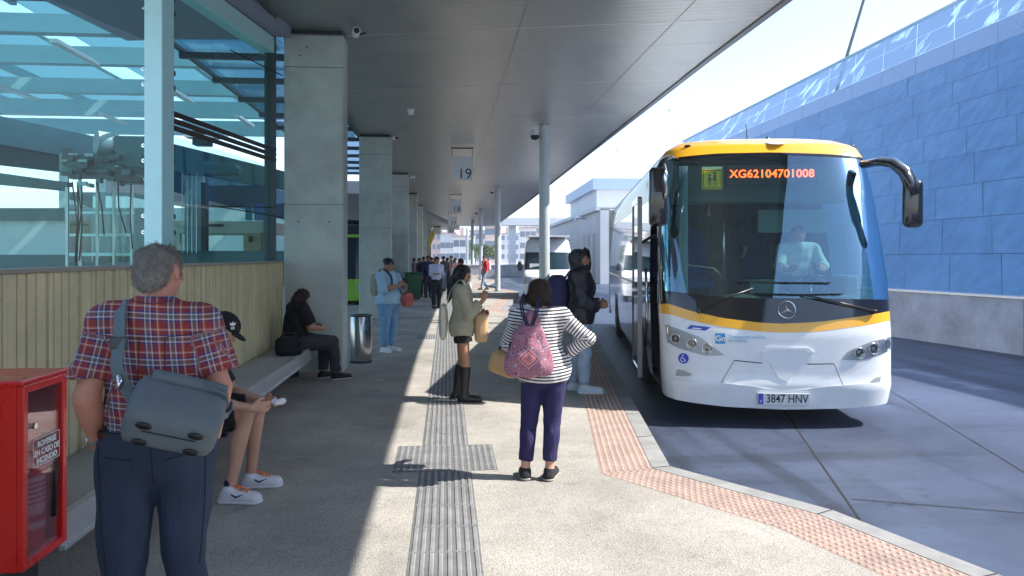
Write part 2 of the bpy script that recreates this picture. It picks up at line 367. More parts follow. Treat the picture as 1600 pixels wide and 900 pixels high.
for i in range(5):
    y0 = 18.5 + i*17.1
    o = empty('canopy_post', (2.47, y0, 0), 0, ['nearest tall round steel post, in front of the white van', 'second round steel post along the kerb', 'third round steel post along the kerb', 'fourth round steel post along the kerb, far off', 'farthest round steel post along the kerb'][i], 'post', 'round steel posts holding the canopy')
    MB().cyl((0, 0, .02), (0, 0, 4.99), .135, n=28).build('shaft', M['pole'], o, ang=40)
    MB().cyl((0, 0, .0), (0, 0, .02), .2, n=28).build('base_plate', M['darkmetal'], o)
# ================================================================== CANOPY
cn = empty('canopy', (0, 0, 5.0), 0, 'long grey metal panelled canopy over the bus platform', 'canopy')
CR = [(4.40, -14), (4.42, 12), (4.62, 24), (5.0, 45), (5.4, 82)]
CLx = -2.36
def cr(y): return float(np.interp(y, [p[1] for p in CR], [p[0] for p in CR]))
ys = [-14 + i*1.0 for i in range(97)]
mb = MB()
mb.grid([[(CLx, yy, 0) for yy in ys], [(cr(yy), yy, 0) for yy in ys]])
mb.grid([[(CLx, yy, .45) for yy in ys], [(cr(yy)-.6, yy, .45) for yy in ys]], flip=True)
mb.build('ceiling', M['ceil'], cn)
mb = MB(); mb.grid([[(cr(yy), yy, 0) for yy in ys], [(cr(yy)+.02, yy, .10) for yy in ys], [(cr(yy)-.6, yy, .45) for yy in ys]])
mb.grid([[(CLx, yy, .45) for yy in ys], [(CLx-.01, yy, -.06) for yy in ys], [(CLx+.05, yy, -.06) for yy in ys], [(CLx+.05, yy, 0.001) for yy in ys]])
mb.grid([[(cr(yy)-.10, yy, .001) for yy in ys], [(cr(yy)-.10, yy, -.03) for yy in ys], [(cr(yy), yy, -.03) for yy in ys], [(cr(yy)+.02, yy, 0.09) for yy in ys]], flip=True)
mb.add([(CLx, -14, 0), (cr(-14), -14, 0), (cr(-14)-.6, -14, .45), (CLx, -14, .45)], [(0, 1, 2, 3)])
mb.add([(CLx, 82, 0), (cr(82), 82, 0), (cr(82)-.6, 82, .45), (CLx, 82, .45)], [(0, 3, 2, 1)])
mb.build('fascia', M['fascia'], cn)
mb = MB(); ln = MB()
for k in range(-10, 70):
    yc = k*1.2 + .1
    x0, x1 = CLx+.07, cr(yc)-.12
    y0, y1 = yc - .239*x0, yc - .239*x1
    hw = .022 if k % 3 == 0 else .007
    (mb if k % 3 == 0 else ln).add([(x0, y0, -.003), (x1, y1, -.003), (x1, y1+hw, -.003), (x0, y0+hw, -.003)], [(3, 2, 1, 0)])
for xl in (1.05, 3.2):
    ln.add([(xl, -14, -.0045), (xl+.012, -14, -.0045), (xl+.012, 80, -.0045), (xl, 80, -.0045)], [(3, 2, 1, 0)])
mb.build('light_seam', M['seam'], cn); ln.build('dark_seam', mat('dark_seam', (.25, .25, .25), .5), cn)
# glazed roof with bars left of the canopy, farther solid canopy
gr = empty('glazed_roof', (0, 0, 5.0), 0, 'blue glazed roof on thin dark bars left of the pillars', 'roof')
mb = MB()
for k in range(14): mb.box((-4.4, 7.4+k*1.75, -.02), (CLx-.05, 7.5+k*1.75, .08))
mb.box((-2.52, 7.4, .09), (-2.44, 31, .15)); mb.box((-4.42, 7.4, .09), (-4.34, 31, .15)); mb.build('bar', M['darkmetal'], gr)
MB().box((-4.4, 7.3, .16), (CLx-.05, 31.2, .17)).build('glazing', glass('roof_glass', (.72, .83, .95), .6), gr)
lc = empty('left_canopy', (0, 0, 5.0), 0, 'dark soffit of the neighbouring canopy behind the pillars', 'canopy')
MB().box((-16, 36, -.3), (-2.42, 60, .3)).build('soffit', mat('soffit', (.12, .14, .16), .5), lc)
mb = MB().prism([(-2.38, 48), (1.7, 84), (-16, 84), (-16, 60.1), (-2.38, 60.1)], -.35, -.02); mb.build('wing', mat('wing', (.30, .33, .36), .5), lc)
# ================================================================== SIGNS, CAMERAS
def text(s, size, m, parent, loc, rot=(R(90), 0, 0), name='lettering', ext=.001, ax='CENTER', xs=1.0, bold=0.0, sp=1.0):
    cu = bpy.data.curves.new(name, 'FONT'); cu.body = s; cu.size = size; cu.align_x = ax; cu.align_y = 'CENTER'; cu.extrude = ext; cu.offset = bold; cu.space_character = sp
    tmp = bpy.data.objects.new('tmp_text', cu); me = bpy.data.meshes.new_from_object(tmp); bpy.data.objects.remove(tmp); me.name = name
    me.materials.clear(); me.materials.append(m); o = bpy.data.objects.new(name, me); COL.objects.link(o); o.parent = parent; o.location = loc; o.rotation_euler = rot; o.scale = (xs, 1, 1); return o
navy = mat('navy_print', (.015, .04, .12), .5)
M['signgrey'] = mat('sign_panel', (.74, .79, .83), .45)
for i, n_ in enumerate(('19', '18', '17', '16')):
    o = empty('hanging_sign', (.49, 22.6+i*17.2, 5.0), 0, 'square grey hanging bay sign numbered %s' % n_, 'sign', 'hanging bay number signs')
    mb = MB(); mb.cyl((-.31, 0, -1.0), (-.31, 0, 0), .008, n=6); mb.cyl((.31, 0, -1.0), (.31, 0, 0), .008, n=6); mb.box((-.335, -.015, -.03), (.335, .015, -.001)); mb.build('hanger', M['darkmetal'], o)
    MB().box((-.33, -.012, -1.0), (.33, .012, -.27)).build('panel', M['signgrey'], o, bevel=.004)
    text(n_, .44, navy, o, (.08, -.014, -.80))
for i, (x, y) in enumerate(((-2.6, 52), (-.9, 74))):
    o = empty('hanging_sign', (x, y, 4.65), 0, ['blank pale hanging sign on the left beyond the pillars', 'blank pale hanging sign at the far end of the canopy'][i], 'sign', 'blank signs far off')
    MB().box((-.36, -.012, -.8), (.36, .012, -.1)).build('panel', M['white'], o); MB().box((-.36, -.01, -.1), (.36, .01, 0)).build('hanger', M['darkmetal'], o)
def camera_dome(loc, lab, s=1.0):
    o = empty('security_camera', loc, 0, lab, 'camera', 'security cameras'); o.scale = (s, s, s)
    mb = MB().box((-.03, -.04, -.03), (.03, .05, .02)).cyl((0, 0, -.02), (0, 0, -.09), .05, .075); mb.build('housing', M['white'], o, ang=40)
    MB().ball((0, 0, -.10), (.066, .066, .06)).build('lens_dome', M['black'], o, smooth=True)
def camera_bullet(loc, rz, lab):
    o = empty('security_camera', loc, rz, lab, 'camera', 'security cameras')
    MB().cyl((0, -.16, -.03), (0, .12, .0), .055, n=14).build('housing', M['white'], o, ang=40)
    MB().cyl((0, -.17, -.031), (0, -.159, -.03), .042, n=14).build('lens', M['black'], o)
    MB().tube([(0, .05, -.02), (.06, .08, -.02), (.14, .08, .02)], .014).build('bracket', M['darkmetal'], o)
camera_bullet((-1.28, 10.7, 4.9), R(10), 'white camera high at the right corner of the nearest concrete pillar')
camera_dome((2.22, 18.45, 4.88), 'dome camera on the left of the nearest round post', 1.7)
camera_bullet((-1.38, 20.2, 4.9), R(20), 'small camera at the top of the second concrete pillar')
camera_bullet((-1.3, 29.5, 4.85), R(-60), 'small camera at the top of the third concrete pillar')
camera_dome((2.2, 35.5, 4.9), 'dome camera on the left of the second round post', 1.3)
camera_dome((2.15, 52.6, 4.9), 'dome camera on the left of the third round post', 1.6)
o = empty('smoke_detector', DP(642, 168, 3.3*F/229) , 0, 'small white smoke detector on the ceiling', 'smoke detector'); o.location.z = 5.0
MB().lathe([(.0, -.14), (.05, -.12), (.07, -.05), (.075, 0)], 16).build('housing', M['white'], o, smooth=True)
MB().cyl((0, 0, -.15), (0, 0, -.139), .02, n=10).build('sensor', M['darkmetal'], o)
# ================================================================== RIGHT LEANING WALL
lw = empty('clad_wall', (12.55, 0, ROAD), 0, 'huge blue metal clad wall leaning back on a concrete base beside the road', 'wall')
def base_pt(y): return Vector((-.14*y, y, 1.07))
def top_pt(v):   # v 0..1 along
    A = Vector((16.4-12.55, 22.2, 10.0)); B = Vector((14.55-12.55, 42.6, 8.9)); d = (B-A)
    return A + d*v
Y0, Y1 = -22.0, 31.0
def wall_pt(u, t):   # u along 0..1, t up 0..1
    b = base_pt(Y0 + (Y1-Y0)*u); yy = Y0 + (Y1-Y0)*u + 16.5*u - 3.5
    A = Vector((16.4-12.55, 22.2, 10.0)); B = Vector((14.55-12.55, 42.6, 8.9)); k = (yy - A.y)/(B.y - A.y)
    tp = A + (B-A)*k
    return b.lerp(tp, t)
def wallmat():
    m = bpy.data.materials.new('blue_cladding'); m.use_nodes = True; t = m.node_tree; b = t.nodes['Principled BSDF']; L = t.links.new
    a = N(t, 'ShaderNodeAttribute', attribute_name='tone'); g = N(t, 'ShaderNodeNewGeometry')
    n = N(t, 'ShaderNodeTexNoise'); n.inputs['Scale'].default_value = .5; n.inputs['Detail'].default_value = 6; L(g.outputs['Position'], n.inputs['Vector'])
    ad = N(t, 'ShaderNodeMath', operation='MULTIPLY_ADD'); ad.inputs[1].default_value = .5; L(n.outputs['Fac'], ad.inputs[0]); L(a.outputs['Fac'], ad.inputs[2])
    r = ramp(t, [(.2, (.10, .23, .38)), (.8, (.17, .34, .50))]); L(ad.outputs[0], r.inputs[0])
    mp = N(t, 'ShaderNodeMapping'); mp.inputs['Scale'].default_value = (2.2, 2.2, .25); ns = N(t, 'ShaderNodeTexNoise'); ns.inputs['Scale'].default_value = 1.6; ns.inputs['Detail'].default_value = 6; L(g.outputs['Position'], mp.inputs[0]); L(mp.outputs[0], ns.inputs['Vector'])
    rs = ramp(t, [(.35, (.88,)*3), (.65, (1.07,)*3)]); L(ns.outputs['Fac'], rs.inputs[0]); mm = N(t, 'ShaderNodeMix', data_type='RGBA', blend_type='MULTIPLY'); mm.inputs[0].default_value = 1; L(r.outputs[0], mm.inputs[6]); L(rs.outputs[0], mm.inputs[7]); L(mm.outputs[2], b.inputs['Base Color'])
    b.inputs['Metallic'].default_value = .55; b.inputs['Roughness'].default_value = .3
    n2 = N(t, 'ShaderNodeTexNoise'); n2.inputs['Scale'].default_value = 1.0; L(g.outputs['Position'], n2.inputs['Vector'])
    bp = N(t, 'ShaderNodeBump'); bp.inputs['Strength'].default_value = .13; bp.inputs['Distance'].default_value = .1; L(n2.outputs['Fac'], bp.inputs['Height']); L(bp.outputs[0], b.inputs['Normal'])
    return m
M['clad'] = wallmat()
def glint_glass():      # top rows: frosted blue glass, clear streaks imitate bright glints
    m = bpy.data.materials.new('glint_parapet'); m.use_nodes = True; t = m.node_tree; t.nodes.clear(); L = t.links.new
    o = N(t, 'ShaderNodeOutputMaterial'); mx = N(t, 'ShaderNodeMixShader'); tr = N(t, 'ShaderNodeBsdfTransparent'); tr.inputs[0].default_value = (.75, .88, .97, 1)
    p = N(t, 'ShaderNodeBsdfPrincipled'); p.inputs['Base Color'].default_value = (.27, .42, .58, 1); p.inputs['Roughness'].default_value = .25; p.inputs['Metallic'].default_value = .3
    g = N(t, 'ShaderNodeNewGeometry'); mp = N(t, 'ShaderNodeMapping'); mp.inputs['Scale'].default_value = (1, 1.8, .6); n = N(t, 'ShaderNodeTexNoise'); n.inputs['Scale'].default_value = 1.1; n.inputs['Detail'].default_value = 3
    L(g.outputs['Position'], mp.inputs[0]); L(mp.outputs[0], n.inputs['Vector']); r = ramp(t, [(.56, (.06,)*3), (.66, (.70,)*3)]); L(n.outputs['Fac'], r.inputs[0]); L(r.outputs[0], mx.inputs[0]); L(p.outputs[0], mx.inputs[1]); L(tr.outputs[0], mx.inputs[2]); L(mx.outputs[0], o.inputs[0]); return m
rows = 11; cols = 42
vs = []; fs = []; tone = []; hi_ = []
for r_ in range(rows):
    off = (.17*r_ if r_ < 8 else 0.0)
    for k in range(-2, cols+1):
        u0 = max(0, (k+off)/cols); u1 = min(1, (k+1+off)/cols)
        if u1 - u0 < .002: continue
        g0 = .0001; t0 = r_/rows; t1 = (r_+1)/rows - .0011
        q = [wall_pt(u0+g0, t0), wall_pt(u1-g0, t0), wall_pt(u1-g0, t1), wall_pt(u0+g0, t1)]
        nrm = (q[1]-q[0]).cross(q[3]-q[0]).normalized(); jit = random.uniform(0, .012)
        q = [p - nrm*(-.03) for p in q] if nrm.x < 0 else [p - nrm*.03 for p in q]
        tilt = random.uniform(-.006, .006)
        q[2].x += tilt; q[3].x += tilt
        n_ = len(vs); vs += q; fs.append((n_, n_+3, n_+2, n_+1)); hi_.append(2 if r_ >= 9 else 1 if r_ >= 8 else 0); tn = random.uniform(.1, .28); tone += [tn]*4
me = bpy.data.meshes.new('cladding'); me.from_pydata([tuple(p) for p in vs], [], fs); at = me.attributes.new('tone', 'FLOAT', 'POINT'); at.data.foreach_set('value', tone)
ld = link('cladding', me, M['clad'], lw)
me.materials.append(mat('reflection_band_grey', (.30, .40, .52), .32, .5, noise=.12, nscale=.6)); me.materials.append(glint_glass()); me.polygons.foreach_set('material_index', hi_)  # paler grey row paints in the reflected band below the glint rows
mb = MB(); mb.grid([[wall_pt(u/40, t/4*9/11) for u in range(41)] for t in range(5)])
bk = [[wall_pt(u/40, 0) + Vector((1.2, 0, 0)) for u in range(41)], [wall_pt(u/40, 9/11) + Vector((1.0, 0, 0)) for u in range(41)], [wall_pt(u/40, 9/11) for u in range(41)]]
mb.grid(bk); mb.build('backing', mat('backing', (.05, .10, .20), .6), lw)
mb = MB()
for e0, e1 in ((Y0, Y1),):
    n_ = 60; P = []
    for k in range(n_+1):
        y = e0 + (e1-e0)*k/n_; x = -.14*y
        P.append((x, y))
    mb.grid([[(x-.10, y, 0) for x, y in P], [(x-.10, y, 1.05) for x, y in P], [(x+.6, y, 1.05) for x, y in P], [(x+.6, y, 0) for x, y in P]])
mb.build('concrete_base', M['wallbase'], lw)
mb = MB(); P = [(-.14*y, y) for y in [Y0 + (Y1-Y0)*k/60 for k in range(61)]]
mb.grid([[(x-.13, y, 1.051) for x, y in P], [(x-.13, y, 1.09) for x, y in P], [(x+.02, y, 1.11) for x, y in P]]); mb.build('ledge', M['alu'], lw)
mb = MB()
for k in range(5):
    y = Y0+6+k*9.6; mb.box((-.14*y-.102, y, .02), (-.14*y-.0995, y+.006, 1.04))
mb.build('panel_joint', M['joint'], lw)
mb = MB(); mb.tube([wall_pt(u/40, 1) + Vector((-.03, 0, .02)) for u in range(41)], .06, 6); mb.build('top_rail', mat('top_rail', (.42, .56, .72), .35, .5), lw)
for k in range(13):
    u = .55 + k*.036; p = wall_pt(u, 1) + Vector((12.55, 0, ROAD))
    o = empty('wall_spike', p, 0, 'thin light rod standing on top of the blue wall', 'rod', 'thin rods along the top of the blue wall')
    MB().cyl((.1, 0, -.1), (.28, .12, .75), .018, .012, n=6).build('shaft', M['alu'], o)
# masts behind the wall
for i, (px, pt, pb, lean, d, r) in enumerate(((1322, -8, 92, 30, 60, .17), (1060, 172, 228, -12, 80, .09), (967, 235, 282, 0, 90, .06))):
    tp = DP(px + lean, pt, d); bt = DP(px, pb, d); k = (bt.z+.15)/(tp.z-bt.z); ft = bt - (tp-bt)*k; ft.z = ROAD
    o = empty('light_mast', ft, 0, ['leaning dark mast with a lamp head behind the blue wall', 'thin leaning mast rising behind the coach roof', 'thin pale mast far behind the coach'][i], 'mast')
    MB().cyl((0, 0, 0), tp-ft, r*1.3, r*.7, n=8).build('shaft', M['darkmetal'] if i == 0 else M['alu'], o)
    mb = MB(); q = tp-ft
    for a in range(4): mb.box((-.35+.2*a, -.1, -.1), (-.22+.2*a, .12, .12), Matrix.Translation(q) @ Matrix.Rotation(.5*a, 4, 'Z'))
    mb.box((-.45, -.03, -.03), (.5, .03, .03), Matrix.Translation(q)); mb.build('lamp_head', M['darkmetal'] if i == 0 else M['alu'], o)
# ================================================================== GLASS HOUSE (left) AND WHAT IS INSIDE IT
CXY = Vector((-2.99, 8.02)); PXY = Vector((-2.50, 10.95))      # corner and end at the pillar
ZT = 4.62
gh = empty('glass_house', (0, 0, 0), 0, 'glazed pavilion with pale blue steel posts behind the low ribbed wall', 'pavilion')
gl = glass('teal_glass', (.66, .90, .87), .7, .015)
def lp_(t, z, o=0.0): return Vector((CXY.x - t*.976 - o*.217, CXY.y + .06 + t*.215 - o*.976, z))
dirv = (PXY-CXY).normalized(); nrm = Vector((-dirv.y, dirv.x))
def fp(s, z, o=0): q = CXY + dirv*s + nrm*o; return Vector((q.x, q.y, z))
LR = (PXY-CXY).length
FL = -14.0
for a, b in ((1.56, 3.0), (3.28, ZT)):
    mb = MB(); mb.add([fp(.12, a), fp(LR-.04, a), fp(LR-.04, b), fp(.12, b)], [(0, 1, 2, 3)]); mb.build('glass_pane', gl, gh)
    mb = MB()
for x0, x1 in ((.11, 3.9), (3.94, 7.6), (7.64, 11.5)):
    for a, b in ((1.2, 2.405), (2.415, 3.235), (3.245, 6.2)):
        MB().add([lp_(x1, a), lp_(x0, a), lp_(x0, b), lp_(x1, b)], [(0, 1, 2, 3)]).build('glass_pane', gl, gh)
MB().box((-.10, -.10, 0), (.10, .12, 6.2), Matrix.Translation((CXY.x, CXY.y, 0)) @ Matrix.Rotation(R(-12), 4, 'Z')).build('corner_post', M['steelblue'], gh, bevel=.01)
Mx = Matrix.Translation((PXY.x, PXY.y, 0))
MB().box((-.1, -.06, 0), (.05, .02, 4.98), Mx).build('end_post', M['darkmetal'], gh)
for z in (1.95, 2.12, 2.70, 2.86, 3.5, 3.66, 4.3, 4.46):
    mb = MB(); p = lp_(.17, z, .05); mb.cyl(p, p + Vector((.02, .06, 0)), .022, n=10); mb.cyl(p, (CXY.x-.06, CXY.y-.07, z), .009, n=6); mb.build('glass_fixing', M['chrome'], gh)
    mb = MB(); p = fp(.20, z, -.03); mb.box((-.05, -.03, -.025), (.03, .03, .025), Matrix.Translation(p)); mb.build('glass_clamp', M['darkmetal'], gh)
# triple louvre transom on the right pane
mb = MB()
for k in range(3):
    z = 3.04 + .075*k
    a, b = fp(.05, z, -.06), fp(LR-.05, z, -.06); a2, b2 = fp(.05, z+.05, -.09), fp(LR-.05, z+.05, -.09); c1, c2 = fp(.05, z+.05, .02), fp(LR-.05, z+.05, .02)
    mb.add([a, b, b2, a2, c1, c2], [(0, 1, 2, 3), (3, 2, 5, 4), (1, 0, 4, 5)])
mb.build('louvre', mat('louvre_metal', (.10, .075, .07), .3, .7), gh)
# top beam + roof edge
mb = MB(); mb.grid([[fp(-1, ZT, -.05), fp(LR, ZT, -.05)], [fp(-1, ZT+.22, -.05), fp(LR, ZT+.22, -.05)], [fp(-1, ZT+.22, .15), fp(LR, ZT+.22, .15)], [fp(-1, ZT, .15), fp(LR, ZT, .15)], [fp(-1, ZT, -.05), fp(LR, ZT, -.05)]], flip=True)
mb.build('top_beam', M['steelblue'], gh)
mb = MB(); q = [fp(-3.5, ZT+.26, -.28), fp(LR, ZT+.26, -.28), fp(LR, ZT+.26, 2.2), fp(-3.5, ZT+.26, 2.2)]
mb.prism([(p.x, p.y) for p in q], ZT+.24, ZT+.40); mb.build('roof_edge', mat('roof_edge', (.32, .33, .40), .5), gh)
# interior hall: far wall with bright openings, pale girders, roof beams, dark gallery
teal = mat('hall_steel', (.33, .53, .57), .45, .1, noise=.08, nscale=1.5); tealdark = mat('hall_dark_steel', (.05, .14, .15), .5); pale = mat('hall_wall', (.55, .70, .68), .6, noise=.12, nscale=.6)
hl = empty('station_hall', (0, 0, 0), 0, 'pale green station hall seen through the glass pavilion', 'building')
Y2 = 26.0
def zpx(py, d): return H - (py-400)*d/F
# roof girders running along X, nearly level, at several depths
for k, (y, z, hh) in enumerate(((12.5, 5.3, .30), (15.5, 5.55, .35), (18.5, 5.6, .35), (22.0, 5.7, .45), (26.5, 5.9, .5))):
    MB().box((-26, y, z), (-2.7 if y < 12 else -3.2, y+.22, z+hh)).build('girder', teal, hl)
for k in range(9):
    x = -24 + k*2.5; MB().box((x, 11, 6.55), (x+.12, 27, 6.75)).build('purlin', teal, hl)
mb = MB()
for k in range(4): mb.box((-26+k*5.8, 8.6, 6.8), (-26+k*5.8+5.2, 28, 6.86))

def translucent(name, col, mixf=.6):
    m = bpy.data.materials.new(name); m.use_nodes = True; t = m.node_tree; t.nodes.clear(); o = N(t, 'ShaderNodeOutputMaterial'); mx = N(t, 'ShaderNodeMixShader'); a = N(t, 'ShaderNodeBsdfTranslucent'); b = N(t, 'ShaderNodeBsdfDiffuse')
    a.inputs[0].default_value = (*col, 1); b.inputs[0].default_value = (*col, 1); mx.inputs[0].default_value = 1-mixf; t.links.new(a.outputs[0], mx.inputs[1]); t.links.new(b.outputs[0], mx.inputs[2]); t.links.new(mx.outputs[0], o.inputs[0]); return m
mb.build('roof_panel', translucent('hall_roof', (.40, .60, .68), .6), hl)
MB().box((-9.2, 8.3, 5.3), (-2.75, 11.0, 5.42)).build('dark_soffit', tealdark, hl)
for k in range(7):
    x = -8.9 + k*.95; MB().box((x, 8.4, 5.2), (x+.08, 10.9, 5.298)).build('soffit_rib', teal, hl)
# luminaires (unlit battens, white)
for i in range(12):
    x = -16 + (i % 4)*3.3 + .4*(i//4); y = 12 + (i//4)*3.6
    MB().box((x, y, 5.0+.1*(i//4)), (x+.12, y+1.4, 5.06+.1*(i//4))).build('light_batten', M['white'], hl)
# gallery beams: two long sloping bands
def band(p0, p1, d0, d1, h0, h1, name, m, th=.25):
    a, b = DP(p0[0], p0[1], d0), DP(p1[0], p1[1], d1); mb = MB()
    P = []
    for q, hh in ((a, h0), (b, h1)):
        P.append([q, q + Vector((0, 0, -hh)), q + Vector((0, th, -hh)), q + Vector((0, th, 0)), q])
    mb.grid(P); mb.grid(P, flip=True); return mb.build(name, m, hl)
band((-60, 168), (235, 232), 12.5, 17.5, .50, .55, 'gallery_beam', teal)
band((-60, 212), (240, 262), 12.6, 17.6, .42, .35, 'gallery_dark_beam', tealdark)  # darker band under the gallery beam
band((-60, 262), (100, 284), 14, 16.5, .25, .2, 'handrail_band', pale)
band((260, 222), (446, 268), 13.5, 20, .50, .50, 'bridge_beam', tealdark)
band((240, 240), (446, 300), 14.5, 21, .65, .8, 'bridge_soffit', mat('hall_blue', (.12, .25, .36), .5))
# far wall with window openings (the bright sky comes through)
mb = MB(); d = 24.0
xs = [-200, 2, 92, 180, 232, 275, 446]
def wq(x0, y0, x1, y1, dd=d):
    a, b, c, e = DP(x0, y1, dd), DP(x1, y1, dd), DP(x1, y0, dd), DP(x0, y0, dd); mb.add([a, b, c, e], [(0, 1, 2, 3)])
wq(-200, 325, 446, 440); wq(-400, 250, -250, 440)
wq(92, 250, 108, 325); wq(150, 250, 165, 325)
mb.build('far_wall', pale, hl)
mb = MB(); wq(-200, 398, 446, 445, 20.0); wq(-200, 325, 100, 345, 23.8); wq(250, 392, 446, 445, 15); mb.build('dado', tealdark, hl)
# ---- lift shaft with machinery
lf = empty('lift_shaft', DP(165, 420, 13.0), 0, 'glass lift shaft with pale rails and dark machinery on top inside the pavilion', 'lift'); lf.location.z = 0
for k, (px) in enumerate((105, 125, 152, 178, 206)):
    p = DP(px, 400, 12.6 + .2*k) - lf.location; MB().box((p.x-.02, p.y-.02, 0), (p.x+.02, p.y+.02, 3.1)).build('guide_rail', mat('rail_pale', (.6, .66, .64), .4, .4), lf)
p = DP(165, 400, 13) - lf.location
def lb(px0, py0, px1, py1, d, th, name, m, bev=.01):
    a = DP(px0, py1, d) - lf.location; b = DP(px1, py0, d) - lf.location
    a.z += lf.location.z; b.z += lf.location.z
    return MB().box((a.x, a.y, a.z), (b.x, a.y+th, b.z)).build(name, m, lf, bevel=bev)
lb(178, 212, 226, 262, 12.6, .5, 'motor_housing', tealdark); lb(92, 240, 178, 268, 12.7, .5, 'machine_frame', mat('machine_green', (.12, .22, .19), .5))
lb(180, 262, 228, 285, 12.4, .4, 'control_box', M['black']); lb(96, 232, 112, 258, 12.5, .1, 'junction_box', M['darkmetal']); lb(130, 246, 143, 262, 12.5, .1, 'junction_box', M['darkmetal'])
lb(95, 268, 226, 274, 12.5, .6, 'platform_edge', M['darkmetal'], 0)
a = DP(150, 222, 12.6) - lf.location; a.z += 0
MB().cyl((a.x, a.y, a.z), (a.x+.25, a.y+.2, a.z-.02), .2, n=20).build('sheave', mat('sheave', (.45, .52, .50), .4, .2), lf, ang=40)
rg = random.Random(11); mdk = [tealdark, M['black'], mat('machine_dk_green', (.06, .12, .10), .5), mat('pipe_grey', (.3, .38, .38), .4, .4)]
for k in range(34):
    px = rg.uniform(94, 224); py = rg.uniform(214, 286) if px > 170 else rg.uniform(236, 286); w_ = rg.uniform(3, 16); h_ = rg.uniform(2, 9)
    lb(px, py, px+w_, py+h_, 12.35 + rg.uniform(-.05, .05), rg.uniform(.05, .2), ('bracket', 'cable_box', 'valve')[k % 3], mdk[k % 4], 0)
for k in range(7):
    a = DP(rg.uniform(96, 220), 284, 12.4) - lf.location; b = a + Vector((rg.uniform(-.1, .1), .1, -rg.uniform(.6, 1.5))); MB().tube([a, (a+b)/2 + Vector((rg.uniform(-.08, .08), 0, 0)), b], .012, 6).build('hose', M['black'], lf, smooth=True)
lb(108, 300, 205, 410, 13.4, .9, 'lift_car', glass('car_glass', (.5, .62, .66), 1.2), 0)
for q in ((108, 330, 205, 334), (108, 365, 205, 369), (108, 395, 205, 400)): lb(*q, 13.35, .03, 'car_rail', M['steelblue'], 0)
# ---- second lift / ticket desk on the right side
l2 = empty('inner_lift', DP(310, 400, 15.0), 0, 'small grey lift column with cable gear behind the right pane', 'lift'); l2.location.z = 0
lf_save = lf; lf = l2
lb(288, 275, 318, 400, 15, .3, 'mast', mat('mast_grey', (.30, .40, .42), .5)); lb(314, 285, 321, 392, 14.8, .2, 'dark_mast', M['black'], 0)
lb(280, 255, 366, 271, 15, .4, 'head_gear', tealdark); lb(300, 204, 325, 226, 15, .3, 'winch', M['darkmetal']); lb(288, 210, 350, 214, 14.9, .3, 'winch_arm', M['white'], 0)
for px in (292, 299, 306, 284): lb(px, 270, px+1.2, 395, 14.7, .02, 'cable', M['alu'], 0)
lf = lf_save
dk = empty('kiosk', DP(340, 420, 17.0), 0, 'cream kiosk counter with a glazed front in the hall', 'kiosk'); dk.location.z = 0
lf_save = lf; lf = dk; cream = mat('kiosk_cream', (.55, .56, .44), .6)
lb(271, 345, 417, 364, 17, 2.0, 'canopy_panel', cream); lb(271, 364, 281, 392, 17, .2, 'post', cream); lb(380, 364, 407, 392, 17.05, .3, 'cabinet', mat('kiosk_ochre', (.45, .36, .20), .6)); lb(412, 340, 424, 392, 17, .2, 'dark_post', tealdark, 0)
lb(318, 350, 348, 354, 16.95, .04, 'fascia_print', M['black'], 0); lb(388, 368, 394, 378, 17.0, .03, 'panel_vent', M['darkmetal'], 0)
lb(383, 318, 392, 344, 16.6, .15, 'monitor', mat('screen_green', (.03, .22, .28), .3)); lb(397, 318, 414, 344, 16.6, .15, 'monitor', mat('screen_blue', (.03, .12, .35), .3))
for i, (ax, ay, bx, by, d) in enumerate(((315, 322, 425, 324, 9.0), (330, 321, 443, 340, 9.2), (360, 78, 441, 118, 9.2))):
    o = empty('tension_cable', DP(ax, ay, d), 0, ['thin level cable behind the right glass pane', 'thin cable sloping down to the end post', 'thin cable running to the top of the right pane'][i], 'cable')
    b = DP(bx, by, d+1) - o.location; MB().cyl((0, 0, 0), b, .008, n=6).build('wire', M['black'], o)
lf = lf_save
# ================================================================== FIRE CABINET
fc = empty('fire_cabinet', (-2.06, 3.30, 0), 0, 'red fire extinguisher cabinet with a glass door at the near end of the bench', 'fire cabinet')
x1, x0, y0, y1, z0, z1 = .28, -.27, 0, .36, .36, 1.15
mb = MB(); t_ = .018
mb.box((x0, y0, z0), (x1-.03, y0+t_, z1)); mb.box((x0, y1-t_, z0), (x1-.03, y1, z1)); mb.box((x0, y0+t_, z0), (x0+t_, y1-t_, z1)); mb.box((x0+t_, y0+t_, z0), (x1-.03, y1-t_, z0+t_)); mb.box((x0+t_, y0+t_, z1-t_), (x1-.03, y1-t_, z1))
mb.build('case', M['redmetal'], fc)
mb = MB().box((x0-.01, y0-.012, z1), (x1+.0, y1+.012, z1+.022)); mb.build('lid', M['redmetal'], fc, bevel=.006)
mb = MB(); fw = .035
mb.box((x1-.03, y0, z0), (x1, y0+fw, z1-.001)); mb.box((x1-.03, y1-fw, z0), (x1, y1, z1-.001)); mb.box((x1-.03, y0+fw, z0), (x1, y1-fw, z0+fw)); mb.box((x1-.03, y0+fw, z1-fw), (x1, y1-fw, z1-.001))
dr = mb.build('door', M['redmetal'], fc, bevel=.004)
MB().box((x1-.018, y0+fw, z0+fw), (x1-.013, y1-fw, z1-fw)).build('pane', glass('cabinet_glass', (.95, .80, .87), .7), dr)
MB().cyl((x1-.012, .09, .96), (x1+.002, .09, .96), .013, n=12).build('lock', M['chrome'], dr)
wt = mat('white_print', (.85, .85, .85), .5)
for i, s in enumerate(('ROMPASE', 'EN CASO DE', 'INCENDIO')): text(s, .036, wt, dr, (x1-.009, .2, .868-.037*i), (R(90), 0, R(90)), bold=.0012)
mb = MB(); xx = x1-.0105
